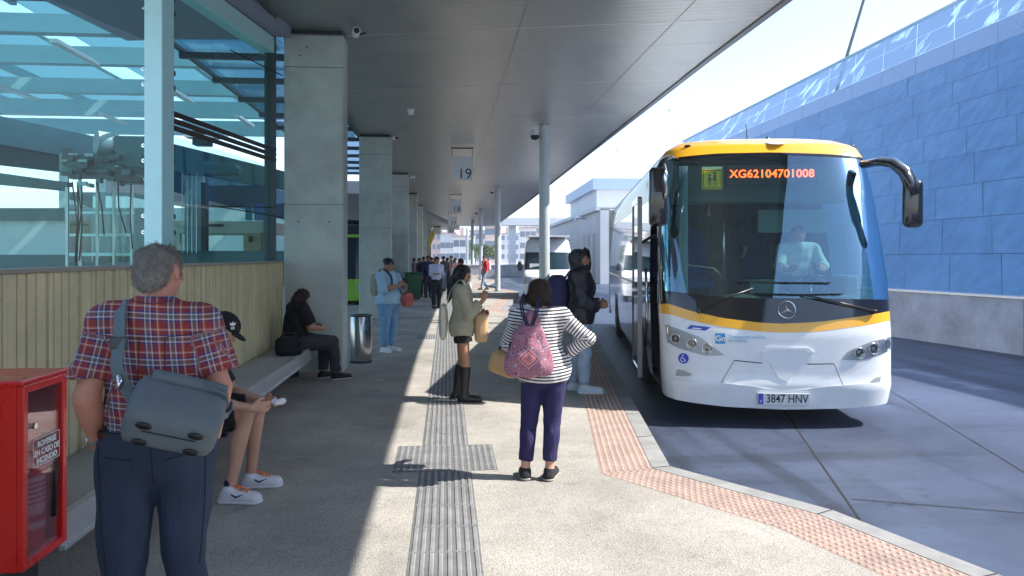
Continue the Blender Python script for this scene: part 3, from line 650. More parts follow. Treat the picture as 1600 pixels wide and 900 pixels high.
for a, b, c, d in ((.09, .31, .893, .896), (.09, .31, .773, .776), (.09, .093, .773, .896), (.307, .31, .773, .896)): mb.box((xx, a, c), (xx+.001, b, d))
mb.build('print_frame', wt, dr)
MB().box((x0+.02, .02, .0), (x1-.12, .34, .359)).build('plinth', M['darkmetal'], fc)
ex = empty('fire_extinguisher', (-1.885, 3.50, .385), 0, 'red fire extinguisher with a white label inside the cabinet', 'fire extinguisher')
MB().lathe([(0, 0), (.075, .005), (.08, .03), (.08, .42), (.06, .48), (.03, .50), (.022, .53), (0, .53)], 24).build('cylinder', M['redmetal'], ex, smooth=True)
MB().lathe([(.0812, .10), (.0812, .33)], 24).build('paper_label', mat('label_white', (.75, .7, .66), .6), ex, smooth=True)
mb = MB()
for k in range(5): mb.lathe([(.0822, .30-.022*k), (.0822, .31-.022*k)], 24)
mb.lathe([(.0822, .13), (.0822, .165)], 24); mb.build('label_print', mat('label_red', (.5, .05, .05), .6), ex, smooth=True)
mb = MB(); mb.box((-.015, -.06, .56), (.015, .08, .575)); mb.box((-.01, -.05, .53), (.01, .06, .55)); mb.build('handle', M['black'], ex, bevel=.003)
MB().tube([(0, .05, .53), (.05, .10, .50), (.09, .09, .35), (.09, .07, .12)], .011).build('hose', M['black'], ex, smooth=True)
# ================================================================== BINS, RAIL
bp_ = GP(564, 566); bi = empty('litter_bin', bp_, 0, 'round polished steel litter bin beside the nearest pillar', 'litter bin')
MB().lathe([(0, .0), (.165, 0), (.17, .02), (.17, .74), (.165, .75)], 36).build('shell', M['steel'], bi, ang=50)
MB().lathe([(.175, .735), (.178, .75), (.17, .765), (.12, .765), (.115, .74), (.115, .6), (0, .6)], 36).build('rim', M['darkmetal'], bi, ang=50)
MB().lathe([(.172, .0), (.174, .03), (.171, .035)], 36).build('foot_ring', M['rubber'], bi)
gp_ = GP(646, 468); gb = empty('wheelie_bin', gp_, R(10), 'green wheelie bin standing by the far pillars', 'wheelie bin')
gm = mat('bin_green', (.012, .09, .035), .5)
mb = MB(); mb.add([(-.22, -.26, .06), (.22, -.26, .06), (.22, .2, .06), (-.22, .2, .06), (-.29, -.34, 1.0), (.29, -.34, 1.0), (.29, .34, 1.0), (-.29, .34, 1.0)], [(0, 3, 2, 1), (4, 5, 6, 7), (0, 1, 5, 4), (1, 2, 6, 5), (2, 3, 7, 6), (3, 0, 4, 7)])
mb.build('tub', gm, gb, bevel=.02); MB().box((-.31, -.37, 1.005), (.31, .36, 1.06)).build('lid', gm, gb, bevel=.02)
for sx in (-.24, .24): MB().cyl((sx-.03, .22, .1), (sx+.03, .22, .1), .1, n=16).build('wheel', M['rubber'], gb)
# dark low ramp plate beside the next bay
a = GP(790, 487); b = GP(808, 463)
# ================================================================== VEHICLES (curved skins)
class Skin:
    def __init__(s, wz, fz, D, n, L): s.wz, s.fz, s.D, s.n, s.L = wz, fz, D, n, L
    def w(s, z): return float(np.interp(z, *s.wz))
    def f(s, z): return float(np.interp(z, *s.fz))
    def raw(s, q, z):
        a = abs(q); sg = 1 if q >= 0 else -1; w_, f_ = s.w(z), s.f(z)
        if a < 1: return Vector((sg*w_*a, f_ + s.D*(1-(1-a**s.n)**(1/s.n)), z))
        run = a-1; tot = s.L - s.D
        return Vector((sg*w_, f_*(1-run/tot) + s.D + run, z))
    def pt(s, q, z, off=0.0):
        p = s.raw(q, z)
        if off:
            dq = 1e-3 if abs(q) < .96 else 2e-4
            a = s.raw(q+dq, z) - s.raw(q-dq, z); b = s.raw(q, z+.01) - s.raw(q, z-.01)
            nn = a.cross(b); 
            if nn.length < 1e-12: return p
            nn.normalize()
            if abs(q) <= 1.0 and nn.y > 0 or abs(q) > 1 and nn.x*q < 0: nn = -nn
            p = p + nn*off
        return p
    def t2q(s, t):    # t: -1..1 front (angle), beyond = metres on the side
        a = abs(t)
        if a <= 1: v = math.sin(a*math.pi/2)**(2/s.n)
        else: v = a
        return v if t >= 0 else -v
    def q2t(s, q):
        a = abs(q)
        v = math.asin(min(1, a)**(s.n/2))/(math.pi/2) if a <= 1 else a
        return v if q >= 0 else -v
    def qs(s, q0, q1, n): return [s.t2q(s.q2t(q0) + (s.q2t(q1)-s.q2t(q0))*i/n) for i in range(n+1)]
    def patch(s, name, q0, q1, zlo, zhi, m, parent, off=.0, n=40, rows=12, rim=0.0, smooth=True):
        P = []; qq = s.qs(q0, q1, n)
        ev = lambda g, q: g(q) if callable(g) else g
        for q in qq: P.append([s.pt(q, ev(zlo, q) + (ev(zhi, q)-ev(zlo, q))*j/rows, off) for j in range(rows+1)])
        mb = MB(); mb.grid(P)
        if rim:
            e = [P[i][0] for i in range(n+1)] + [P[n][j] for j in range(1, rows+1)] + [P[i][rows] for i in range(n-1, -1, -1)] + [P[0][j] for j in range(rows-1, 0, -1)]
            c = Vector((0, 1, 0))
            mb.grid([e + [e[0]], [p + (c*rim if abs(p.x) < s.w(p.z)*.985 else Vector((-math.copysign(rim, p.x), 0, 0))) for p in e + [e[0]]]])
        return mb.build(name, m, parent, ang=35)
    def poly(s, name, pts, m, parent, off=.004, n=24, rows=4, rim=.0):   # pts (q,z) closed polygon, x-monotone
        qmin, qmax = min(p[0] for p in pts), max(p[0] for p in pts)
        def rng_(q):
            zs = []
            q = min(max(q, qmin+1e-5), qmax-1e-5)
            for i in range(len(pts)):
                a, b = pts[i], pts[(i+1) % len(pts)]
                if (a[0]-q)*(b[0]-q) <= 0 and a[0] != b[0]: zs.append(a[1] + (b[1]-a[1])*(q-a[0])/(b[0]-a[0]))
            return (min(zs), max(zs)) if zs else (pts[0][1], pts[0][1])
        return s.patch(name, qmin, qmax, lambda q: rng_(q)[0], lambda q: rng_(q)[1], m, parent, off, n, rows, rim)
class Fit:
    """reads picture measurements onto a vehicle's skin"""
    def __init__(s, skin, loc, rz):
        s.k = skin; s.M = Matrix.Translation(loc) @ Matrix.Rotation(rz, 4, 'Z'); s.I = s.M.inverted()
    def q(s, px, py):
        o = s.I @ Vector((0, 0, H)); d = (s.I.to_3x3() @ (DP(px, py, 1) - Vector((0, 0, H))))
        y = .2
        for _ in range(12):
            t = (y - o.y)/d.y; p = o + d*t; z = min(max(p.z, .2), 3.3); w_ = s.k.w(z); a = min(abs(p.x)/w_, .985)
            y = s.k.raw(math.copysign(a, p.x), z).y
        return (math.copysign(a, p.x), p.z)
paintwhite = mat('coach_white', (.74, .76, .78), .34, coat=.6, noise=.08, nscale=3.5)
yel = mat('coach_yellow', (.85, .42, .015), .3, coat=.7)
blackg = mat('black_gloss', (.008, .009, .012), .06, coat=.5)
shade_paint = mat('coach_shaded_side', (.02, .03, .055), .10, coat=1.0)  # side taken as white in shadow; the shade is put into this colour
sideglass = mat('side_glass', (.03, .045, .055), .03, .0, spec=1.0, coat=1.0)
lampglass = glass('lamp_glass', (.95, .96, .97), .6)
lampgrey = mat('lamp_housing', (.36, .38, .40), .35, .3)
BY = math.atan(.172)
BL = Vector((3.61, 7.64, ROAD))
sk = Skin(([0, .2, .45, 1.1, 1.6, 2.6, 2.95, 3.12, 3.3], [1.17, 1.21, 1.24, 1.255, 1.26, 1.215, 1.18, 1.13, .9]),
          ([.0, .2, .45, .55, 1.0, 1.15, 1.4, 2.0, 2.6, 2.9, 3.02, 3.16, 3.28], [.06, .03, -.02, .0, .02, .05, .10, .26, .45, .56, .60, .72, 1.05]), .52, 3.6, 12.2)
fit = Fit(sk, BL, -BY)
bus = empty('coach', BL, -BY, 'white coach with yellow roof band and yellow stripe at the kerb, front door open', 'bus')
def curve(pts, mirror=False):
    q = [fit.q(*p) for p in pts]; q.sort(); xs_ = [a for a, b in q]; zs_ = [b for a, b in q]
    return lambda v: float(np.interp(v, xs_, zs_))
bot = lambda q: float(np.interp(q, [-1.2, -1, -.5, 0, .5, 1, 1.2], [.30, .27, .22, .20, .22, .26, .30]))
st_lo = curve([(1046, 491), (1080, 501), (1130, 511), (1185, 518), (1228, 520), (1280, 518), (1340, 510), (1384, 502)])
st_hi = curve([(1046, 475), (1080, 486), (1130, 497), (1185, 504), (1228, 506), (1280, 503), (1340, 495), (1384, 487)])
ws_lo = curve([(1050, 455), (1100, 462), (1180, 466), (1260, 466), (1330, 467), (1382, 468)])
ws_hi = curve([(1060, 250), (1120, 244), (1210, 242), (1290, 245), (1345, 250)])
# lower front, in three bumper panels + seams as real gaps
fr = sk.patch('front_panel', -1.03, 1.03, bot, st_lo, paintwhite, bus, 0, 70, 22)
sk.patch('front_stripe', -1.03, 1.03, st_lo, st_hi, yel, bus, .002, 70, 3)
sk.patch('windscreen_apron', -1.0, 1.0, st_hi, ws_lo, blackg, bus, -.002, 60, 6)
sk.patch('windscreen', -.985, .985, ws_lo, ws_hi, glass('windscreen_glass', (.58, .80, .76), 1.0, .01, gcol=(.60, .85, 1.0), base=.15), bus, 0, 70, 16)
sk.patch('upper_mask', -1.0, 1.0, ws_hi, lambda q: ws_hi(q)+.035, blackg, bus, 0, 60, 2)
for sgn in (-1, 1):
    sk.patch('screen_pillar', sgn*.985, sgn*1.06, 1.25 if sgn > 0 else 1.3, 2.98, blackg, bus, .003, 10, 10)
rf = sk.patch('roof_band', -1.10, 1.10, lambda q: ws_hi(q)+.035, 3.24, yel, bus, .0, 70, 14)
# crown of the roof
mb = MB(); P = []
for i in range(41):
    y = .95 + (12.2-.95)*i/40; row = []
    for j in range(25):
        u = -1+2*j/24; row.append(Vector((u*1.13, y, 3.12+.17*(1-abs(u)**4)*(1 - max(0, (1.6-y))/.65*.35))))
    P.append(row)
mb.grid(P); mb.build('roof', paintwhite, bus, ang=40)
# roof front cap closing the band
mb = MB(); P = []
for i in range(9):
    t = i/8; row = []
    for q in sk.qs(-1.0, 1.0, 40):
        p = sk.pt(q, 3.24); c = Vector((p.x*.96, 1.30, 3.24+.05*(1-abs(q)**3))); row.append(p.lerp(c, t) + Vector((0, 0, .02*math.sin(t*math.pi)*(1-abs(q)**3))))
    P.append(row)
mb.grid(P, flip=True); mb.build('roof_cap', yel, bus, ang=50)
# sides
E = 1 + 12.2 - .52
doorq = (-1.10, -1.98)
side = lambda a, b, lo, hi, m, nm, off=0, rim=0: sk.patch(nm, a, b, lo, hi, m, bus, off, 24, 10, rim)
side(1.03, E, .30, 1.42, paintwhite, 'right_side'); side(1.06, 2.6, 1.42, 2.72, glass('driver_window_glass', (.22, .40, .38), 1.2), 'driver_window'); side(2.6, E, 1.42, 2.72, sideglass, 'right_windows'); side(1.10, E, 2.72, 3.12, paintwhite, 'right_cant')
side(-1.98, -E, .30, 1.42, shade_paint, 'left_side'); side(-1.10, -E, 2.62, 3.13, paintwhite, 'left_cant'); side(-1.98, -E, 1.42, 2.62, sideglass, 'left_windows', -.004)
side(-1.03, -1.10, .28, 2.62, blackg, 'door_jamb')
for q_ in (-3.4, -5.1, -6.8, -8.5, -10.2):
    sk.patch('window_pillar', q_, q_-.06, 1.40, 2.64, blackg, bus, .003, 2, 6)
for q_ in (-3.15, -4.6, -6.0, -9.2):
    sk.patch('hatch_seam', q_, q_-.012, .32, 1.38, M['joint'], bus, .002, 1, 4)
sk.patch('side_trim', -1.98, -E, 1.39, 1.43, M['alu'], bus, .004, 20, 1)
mb = MB(); mb.box((-1.27, 12.15, .3), (1.27, 12.2, 3.12)); mb.build('rear', paintwhite, bus, bevel=.02)
MB().box((-1.2, .8, .27), (1.2, 12.1, .32)).build('underside', M['black'], bus)
for sx in (-1, 1):
    for yy in (2.75, 9.0):
        if sx < 0: sk.patch('wheel_arch', -(1+yy-.52-.56), -(1+yy-.52+.56), .30, .98, M['black'], bus, .004, 10, 5)
        x = sx*1.12
        wlr = MB().lathe([(.0, -.12), (.3, -.14), (.46, -.13), (.50, -.09), (.50, .09), (.46, .13), (.3, .14)], 32, (x, yy, .5), Matrix.Rotation(R(90), 4, 'Y')).build('wheel', M['rubber'], bus, ang=40)
        MB().lathe([(0, .1), (.1, .1), (.12, .05), (.24, .03), (.29, .12)], 24, (x + sx*.03, yy, .5), Matrix.Rotation(R(90)*sx, 4, 'Y')).build('rim', M['alu'], wlr, ang=40)
# open plug door: two-pane leaf carried outwards and back along the side, front edge bright
y_a, y_b = 1.30, 2.22; _o = fit.I @ Vector((0, 0, H)); _d = fit.I.to_3x3() @ (DP(999, 450, 1) - Vector((0, 0, H))); xo = (_o + _d*((y_a-_o.y)/_d.y)).x; dl = MB()
dl.box((xo-.02, y_a, .34), (xo+.03, y_b, .42)); dl.box((xo-.02, y_a, 2.52), (xo+.03, y_b, 2.60)); dl.box((xo-.02, y_b-.05, .42), (xo+.03, y_b, 2.52)); dl.box((xo-.02, y_a+.03, 1.35), (xo+.03, y_b, 1.42)); dl.box((xo-.02, y_a+.03, .42), (xo+.03, y_a+.075, 2.52))
door = dl.build('door', blackg, bus, bevel=.004)
MB().box((xo-.022, y_a-.025, .32), (xo+.034, y_a+.028, 2.58)).build('door_edge', mat('door_edge_grey', (.30, .31, .33), .4), door, bevel=.004)
MB().box((xo-.005, y_a+.075, 1.42), (xo+.005, y_b-.05, 2.52)).build('door_pane', sideglass, door)
MB().box((xo-.008, y_a+.075, .42), (xo+.008, y_b-.05, 1.35)).build('door_skin', shade_paint, door)
MB().tube([(xo+.02, y_a+.3, 2.0), (-1.25, 1.35, 2.1), (-1.1, 1.2, 2.1)], .02).build('door_arm', M['darkmetal'], door)
MB().tube([(xo+.08, y_a+.02, .7), (xo+.10, y_a+.02, 1.2), (xo+.08, y_a+.02, 1.7)], .018).build('grab_rail', M['chrome'], door, smooth=True)
mb = MB(); qq = sk.qs(-1.0, 1.0, 30); mb.grid([[sk.pt(q, .30, -.012) for q in qq], [Vector((sk.raw(q, .3).x, .9, .30)) for q in qq]]); mb.build('front_undertray', M['black'], bus)
# interior
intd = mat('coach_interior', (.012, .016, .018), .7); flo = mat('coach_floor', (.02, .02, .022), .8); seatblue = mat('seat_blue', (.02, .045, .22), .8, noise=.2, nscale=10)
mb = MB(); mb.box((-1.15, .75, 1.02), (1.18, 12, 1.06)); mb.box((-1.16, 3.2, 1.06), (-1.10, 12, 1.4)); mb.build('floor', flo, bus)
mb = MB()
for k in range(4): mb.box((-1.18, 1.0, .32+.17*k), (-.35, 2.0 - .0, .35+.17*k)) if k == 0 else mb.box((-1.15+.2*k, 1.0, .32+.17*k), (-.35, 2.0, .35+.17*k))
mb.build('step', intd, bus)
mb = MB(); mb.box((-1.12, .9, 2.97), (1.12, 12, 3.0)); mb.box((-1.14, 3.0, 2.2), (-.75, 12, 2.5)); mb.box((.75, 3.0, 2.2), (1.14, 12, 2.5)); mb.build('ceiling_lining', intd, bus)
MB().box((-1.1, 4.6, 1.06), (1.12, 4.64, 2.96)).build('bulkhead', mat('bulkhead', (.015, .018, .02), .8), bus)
MB().box((-.36, .85, .3), (-.32, 2.4, 1.30)).build('doorway_blackout', M['black'], bus)  # black sheet added to darken the open doorway
# header box behind the top of the screen
mb = MB(); mb.box((-1.02, 1.05, 2.50), (1.02, 1.4, 2.96)); mb.build('header_panel', mat('header_panel', (.10, .16, .17), .6), bus, bevel=.02)
mb = MB(); mb.box((-1.0, 2.35, 2.1), (.05, 2.4, 2.95)); mb.build('monitor_bulkhead', mat('dark_panel', (.02, .025, .03), .6), bus)
mb = MB(); mb.box((.12, 1.6, 2.15), (1.0, 1.64, 2.45)); mb.build('sun_visor', mat('visor', (.20, .33, .36), .6), bus, bevel=.01)
dm = mat('dashboard', (.04, .055, .06), .7)
mb = MB(); P = []
for i, (yy, zz) in enumerate(((.12, 1.16), (.3, 1.30), (.55, 1.36), (.85, 1.38), (1.0, 1.25), (1.02, 1.06))):
    P.append([Vector((-1.12+2.24*j/16, yy+ (.32*abs(-1+2*j/16)**3 if i < 3 else 0) + .08, zz + .03*math.sin(j*1.3)*(i in (2, 3)))) for j in range(17)])
mb.grid(P, flip=True); mb.build('dashboard', dm, bus, ang=60)
mb = MB(); n_ = 20; c = Vector((.62, 1.18, 1.52)); Rm = Matrix.Rotation(R(-25), 3, 'X')
mb.tube([c + Rm @ Vector((.23*math.cos(2*math.pi*i/n_), .0 + .23*math.sin(2*math.pi*i/n_), 0)) for i in range(n_+1)], .014)
mb.cyl(c + Rm @ Vector((-.22, 0, 0)), c + Rm @ Vector((.22, 0, 0)), .012, n=6); mb.cyl(c, c + Vector((0, -.12, -.25)), .04, n=10); mb.build('steering_wheel', M['black'], bus, smooth=True)
def seat(x, y, nm='passenger_seat', m=seatblue):
    s_o = MB().box((x-.22, y, 1.42), (x+.22, y+.45, 1.54)).build(nm, m, bus, bevel=.04, seg=3)
    mb = MB(); P = []
    prof = [(-.21, 0), (-.22, .3), (-.215, .55), (-.17, .68), (-.08, .735), (0, .745), (.08, .735), (.17, .68), (.215, .55), (.22, .3), (.21, 0)]
    a = [Vector((x+px_, y+.45+.16*pz/.7, 1.5+pz)) for px_, pz in prof]; b = [p + Vector((0, .10, 0)) for p in a]
    mb.grid([a, b]); mb.add(a, [tuple(range(len(a)))]); mb.add(b, [tuple(range(len(b)))[::-1]]); mb.build('backrest', m, s_o, bevel=.02)
seat(.62, 1.55, 'driver_seat', mat('seat_dark', (.02, .03, .05), .8)); seat(-.62, 1.65); 
for yy in (2.9, 3.7): seat(-.85, yy); seat(.4, yy); seat(.85, yy)
mb = MB(); mb.tube([(-.25, 1.9, 1.06), (-.25, 1.9, 2.9)], .018); mb.tube([(-.95, 1.45, 1.5), (-.9, 1.4, 1.75), (-.5, 1.3, 1.7), (-.3, 1.32, 1.5)], .015); mb.build('handrail', M['chrome'], bus, smooth=True)
MB().box((-.13, 1.0, 1.38), (.22, 1.3, 1.56)).build('ticket_machine', mat('tkt', (.10, .2, .2), .5), bus, bevel=.02)
MB().box((.98, .95, 1.2), (1.14, 1.5, 1.62)).build('side_console', mat('sidecons', (.10, .2, .2), .5), bus, bevel=.03)
mb = MB(); P = []
for j in range(13):      # gathered curtain by the left screen pillar
    x = -1.02 + .012*math.sin(j*2.1); P.append([Vector((x + .10*j/12, .62 + .03*math.sin(j*2.6), z)) for z in (1.42, 1.9, 2.5, 2.9)])
mb.grid(P); mb.build('curtain', mat('curtain', (.25, .42, .48), .8), bus, smooth=True)
# LED destination sign
q0 = fit.q(1141, 257); q1 = fit.q(1279, 284)
cx = (q0[0]*sk.w(q0[1]) + q1[0]*sk.w(q1[1]))/2; zc = (q0[1]+q1[1])/2; yl = sk.f(zc)+.10
kk = (yl+.1+8.0)/(8.45)
led = MB().box((cx-.52, yl, zc-.10), (cx+.52, yl+.06, zc+.10)).build('destination_display', M['black'], bus)
text('XG62104701008', .128, mat('led_orange', (.9, .25, .05), .5, emit=((1, .085, .012), 2.6)), led, (cx, yl-.004, zc), name='lettering', xs=1.03, bold=.0022, sp=1.05)
# school transport sign
p0 = fit.q(1099.5, 262); p1 = fit.q(1128, 295); sx_ = (p0[0]*sk.w(p0[1])+p1[0]*sk.w(p1[1]))/2; sz = (p0[1]+p1[1])/2; sy = sk.raw(-.55, sz).y+.035
sgn_ = MB().box((sx_-.115, sy, sz-.125), (sx_+.115, sy+.008, sz+.105)).build('school_sign', mat('school_yellow', (1.0, .74, .02), .5, ), bus)
MB().box((sx_-.115, sy-.001, sz+.108), (sx_+.115, sy+.007, sz+.135)).build('sign_header', mat('sign_green', (.35, .6, .35), .5), sgn_)
mb = MB()
for a, b, c, d in ((-.105, .105, -.113, -.105), (-.105, .105, .087, .095), (-.105, -.097, -.113, .095), (.097, .105, -.113, .095)): mb.box((sx_+a, sy-.002, sz+c), (sx_+b, sy, sz+d))
for ox, hh in ((-.03, .085), (.03, .11)):   # two walking children
    mb.ball((sx_+ox, sy-.002, sz-.05+hh), (.014, .003, .014), 6)
    mb.box((sx_+ox-.014, sy-.003, sz-.06+hh*.35), (sx_+ox+.014, sy-.0005, sz-.068+hh*1.0-.0))
    for lx in (-.014, .008): mb.box((sx_+ox+lx, sy-.003, sz-.085), (sx_+ox+lx+.008, sy-.0005, sz-.06+hh*.35))
mb.box((sx_-.02, sy-.003, sz-.02), (sx_+.02, sy-.0005, sz-.01)); mb.build('pictogram', M['black'], sgn_)
# lamps
for side_, poly_, lamps in (('left', [(1041.5, 507), (1060, 514), (1094, 527), (1132, 555), (1101.5, 555.5), (1060, 544), (1044, 535)], [(1056, 529), (1081, 537), (1105, 545)]),
                            ('right', [(1391, 525), (1360, 534), (1324, 549), (1315, 562), (1347, 563), (1375, 554), (1391, 543)], [(1342, 551.6), (1364, 544.7), (1384.0, 538)])):
    pts = [fit.q(*p) for p in poly_]
    hl_ = sk.poly('headlight', pts, lampgrey, bus, .004, 20, 3)
    mb = MB(); qa = min(p[0] for p in pts)
    for lp in lamps:
        q_, z_ = fit.q(*lp); p = sk.pt(q_, z_, .006); b = sk.pt(q_, z_, .03); n_ = (b-p).normalized()
        Rq = n_.to_track_quat('Z', 'Y').to_matrix().to_4x4()
        lr = MB().lathe([(.058, 0), (.062, .012), (.052, .016), (.05, .004)], 20, p, Rq).build('lamp_ring', M['chrome'], hl_, smooth=True)
        MB().lathe([(.05, .006), (.03, .002), (.016, .004), (.0, .012)], 16, p, Rq).build('reflector', mat('reflector', (.22, .21, .19), .15, .9), hl_, smooth=True)
    sk.poly('headlight_cover', [(q_, z_) for q_, z_ in pts], lampglass, bus, .024, 20, 3)
# seams and emblem relief of the bumper
def seam(pts, wd, m=M['joint'], nm='panel_seam', off=.0025):
    q = [fit.q(*p) for p in pts]; mb = MB()
    for (a0, z0), (a1, z1) in zip(q[:-1], q[1:]):
        n_ = 8; P = []
        p0, p1 = sk.pt(a0, z0, off), sk.pt(a1, z1, off); dd = (p1-p0).normalized(); nn = Vector((-dd.z, 0, dd.x))*wd/2
        for i in range(n_+1):
            a = a0+(a1-a0)*i/n_; z = z0+(z1-z0)*i/n_; c = sk.pt(a, z, off); P.append([c-nn, c+nn])
        mb.grid(P)
    return mb.build(nm, m, bus)
seam([(1147.5, 563), (1115, 618)], .006); seam([(1147.5, 563), (1191, 567.5)], .010); seam([(1261, 569), (1303, 568.5)], .010); seam([(1303, 568.5), (1325, 628)], .006)
relief = mat('bumper_relief', (.70, .73, .76), .25, coat=.6)
sk.poly('grille_emblem', [fit.q(*p) for p in ((1188, 560), (1196, 545), (1262, 545), (1270, 560), (1252, 566), (1229, 600), (1222, 600), (1202, 566))], relief, bus, .009, 24, 6, .012)
sk.poly('grille_bar', [fit.q(*p) for p in ((1186, 551), (1196, 542), (1262, 543), (1272, 551), (1262, 551.5), (1258, 547), (1200, 546.5), (1194, 551))], paintwhite, bus, .018, 24, 2, .02)
lip_hi = curve([(1040, 590), (1110, 596), (1180, 604), (1226, 611), (1280, 605), (1340, 600), (1380, 597)])
sk.patch('bumper_lip', -.93, .93, bot, lip_hi, paintwhite, bus, .010, 60, 6, .01)
for pts in ([(1057, 577), (1070, 579), (1082, 585), (1078, 588), (1056, 587)], [(1359, 597), (1367, 590), (1376, 588), (1376, 597), (1366, 599)]):
    sk.poly('fog_lamp', [fit.q(*p) for p in pts], mat('fog_lens', (.42, .44, .43), .25, .3), bus, .006, 8, 2, .01)
# number plate
p0 = fit.q(1183, 613); p1 = fit.q(1263.5, 631.5); px0, px1 = p0[0]*sk.w(p0[1]), p1[0]*sk.w(p1[1]); zz0, zz1 = p1[1], p0[1]
yp = sk.f(.35) - .045
pl = MB().box((px0, yp, zz0), (px1, yp+.02, zz1)).build('number_plate', mat('plate_white', (.62, .64, .66), .4), bus, bevel=.003)
MB().box((px0+.004, yp-.002, zz0+.004), (px0+.055, yp, zz1-.004)).build('plate_band', M['bluestk'], pl)
text('E', .035, wt, pl, (px0+.03, yp-.003, zz0+.035))
text('3847 HNV', .125, M['black'], pl, (px0+.06+(px1-px0-.06)/2, yp-.002, (zz0+zz1)/2), xs=.80, bold=.001)
# badge: ring and three-point star
q_, z_ = fit.q(1229, 484); p = sk.pt(q_, z_, .008); n_ = (sk.pt(q_, z_, .1)-p).normalized(); Rq = n_.to_track_quat('Z', 'Y')
mb = MB(); mb.tube([p + Rq @ Vector((.092*math.cos(a*math.pi/16), .092*math.sin(a*math.pi/16), 0)) for a in range(33)], .0065, 6)
for k in range(3):
    a = R(90+120*k); t = Vector((math.cos(a), math.sin(a), 0)); nn = Vector((-t.y, t.x, 0))
    mb.add([p + Rq @ (nn*.018), p + Rq @ (t*.088), p + Rq @ (-nn*.018), p + Rq @ Vector((0, 0, .014))], [(0, 3, 1), (3, 2, 1)])
mb.build('star_badge', M['chrome'], bus)
# stickers
def rect(px0_, py0_, px1_, py1_, m, nm, off=.003):
    a = fit.q(px0_, (py0_+py1_)/2)[0]; b = fit.q(px1_, (py0_+py1_)/2)[0]; c = fit.q((px0_+px1_)/2, py0_)[1]; e = fit.q((px0_+px1_)/2, py1_)[1]
    return sk.patch(nm, a, b, e, c, m, bus, off, 4, 1)
sk.poly('dark_sticker', [fit.q(*p) for p in ((1073, 507), (1111, 511.5), (1111, 517.5), (1073, 513.5))], M['bluestk'], bus, .003, 5, 1)
sk.poly('dark_sticker_stripe', [fit.q(*p) for p in ((1080, 511.2), (1098, 513.4), (1098, 515.2), (1080, 513.2))], wt, bus, .0045, 4, 1)
rect(1117.5, 521, 1133, 537, mat('logo_blue', (.02, .28, .62), .4), 'logo_sticker')
def btxt(s_, px, py, size, m, ax='CENTER', bold=0):
    q_, z_ = fit.q(px, py); p = sk.pt(q_, z_, .012); nn = (sk.pt(q_, z_, .1)-sk.pt(q_, z_, 0)).normalized()
    rz_ = math.atan2(nn.x, -nn.y); tilt = math.asin(max(-1, min(1, nn.z)))
    return text(s_, size, m, bus, p, (R(90)-tilt, 0, rz_), ax=ax, bold=bold)
btxt('Gn', 1125.2, 529, .085, wt, bold=.002)
lbt = mat('light_blue_print', (.22, .48, .70), .5)
btxt('Transporte público', 1138, 526, .050, lbt, 'LEFT'); btxt('de Galicia', 1138, 532, .050, lbt, 'LEFT')
q_, z_ = fit.q(1068, 560); p = sk.pt(q_, z_, .0035); nn = (sk.pt(q_, z_, .1)-p).normalized(); Rq = nn.to_track_quat('Z', 'Y')
ac = MB().cyl(p, p+nn*.003, .058, n=28).build('access_sticker', M['bluestk'], bus)
rz_ = math.atan2(nn.x, -nn.y); Mq = Matrix.Translation(p+nn*.0045) @ Matrix.Rotation(rz_, 4, 'Z')
mb = MB(); mb.ball(Mq @ Vector((-.006, 0, .034)), .008, 6)
mb.tube([Mq @ Vector(v) for v in ((-.006, 0, .02), (-.004, 0, -.003), (.016, 0, -.004), (.024, 0, -.03))], .0042, 6)
mb.tube([Mq @ Vector((-.006 + .024*math.cos(R(a)), 0, -.012+.024*math.sin(R(a)))) for a in range(110, 371, 20)], .0036, 6)
mb.build('wheelchair_mark', wt, ac)
q_, z_ = fit.q(1211, 224); p = sk.pt(q_, z_, .006); nn = (sk.pt(q_, z_, .1)-p).normalized(); Rq = nn.to_track_quat('Z', 'Y').to_matrix().to_4x4()
MB().lathe([(0, .006), (.105, .004), (.11, 0)], 24, p, Matrix.Diagonal((1, 1, .85, 1)) @ Rq).build('roof_emblem', mat('emblem_grey', (.62, .62, .58), .35), bus, smooth=True)
for px in (1075, 1337):
    q_, z_ = fit.q(px, 229); p = sk.pt(q_, z_, .004); MB().ball(p, (.045, .02, .02), 8).build('marker_lamp', M['black'], bus, smooth=True)
mb = MB(); mb.cyl((-.08, 1.3, 3.2), (-.1, 1.3, 3.50), .008, .004, n=6); mb.ball((-.07, 1.3, 3.28), (.06, .08, .03), 8); mb.build('aerial', M['black'], bus); MB().ball((.16, 1.3, 3.28), (.03, .06, .06), 8).build('roof_knob', M['black'], bus)
# wipers
def wp(pxs, off): return [sk.pt(*fit.q(*p), o) for p, o in zip(pxs, off)]
mb = MB(); mb.tube(wp([(1252, 462), (1300, 472), (1364, 487)], (.05, .06, .04)), .011, 6); mb.tube(wp([(1178, 459), (1240, 461), (1315, 460)], (.03, .03, .03)), .007, 6); mb.ball(sk.pt(*fit.q(1364, 487), .03), .025, 6); mb.build('wiper', M['black'], bus, smooth=True)
mb = MB(); mb.tube(wp([(1092, 487), (1130, 468), (1175, 452)], (.04, .06, .04)), .011, 6); mb.tube(wp([(1150, 441), (1220, 442), (1296, 443)], (.03, .03, .03)), .007, 6); mb.ball(sk.pt(*fit.q(1092, 487), .03), .025, 6); mb.build('wiper', M['black'], bus, smooth=True)
# interior-lit side quarter window + right screen edge trim
tr = curve
mb = MB()
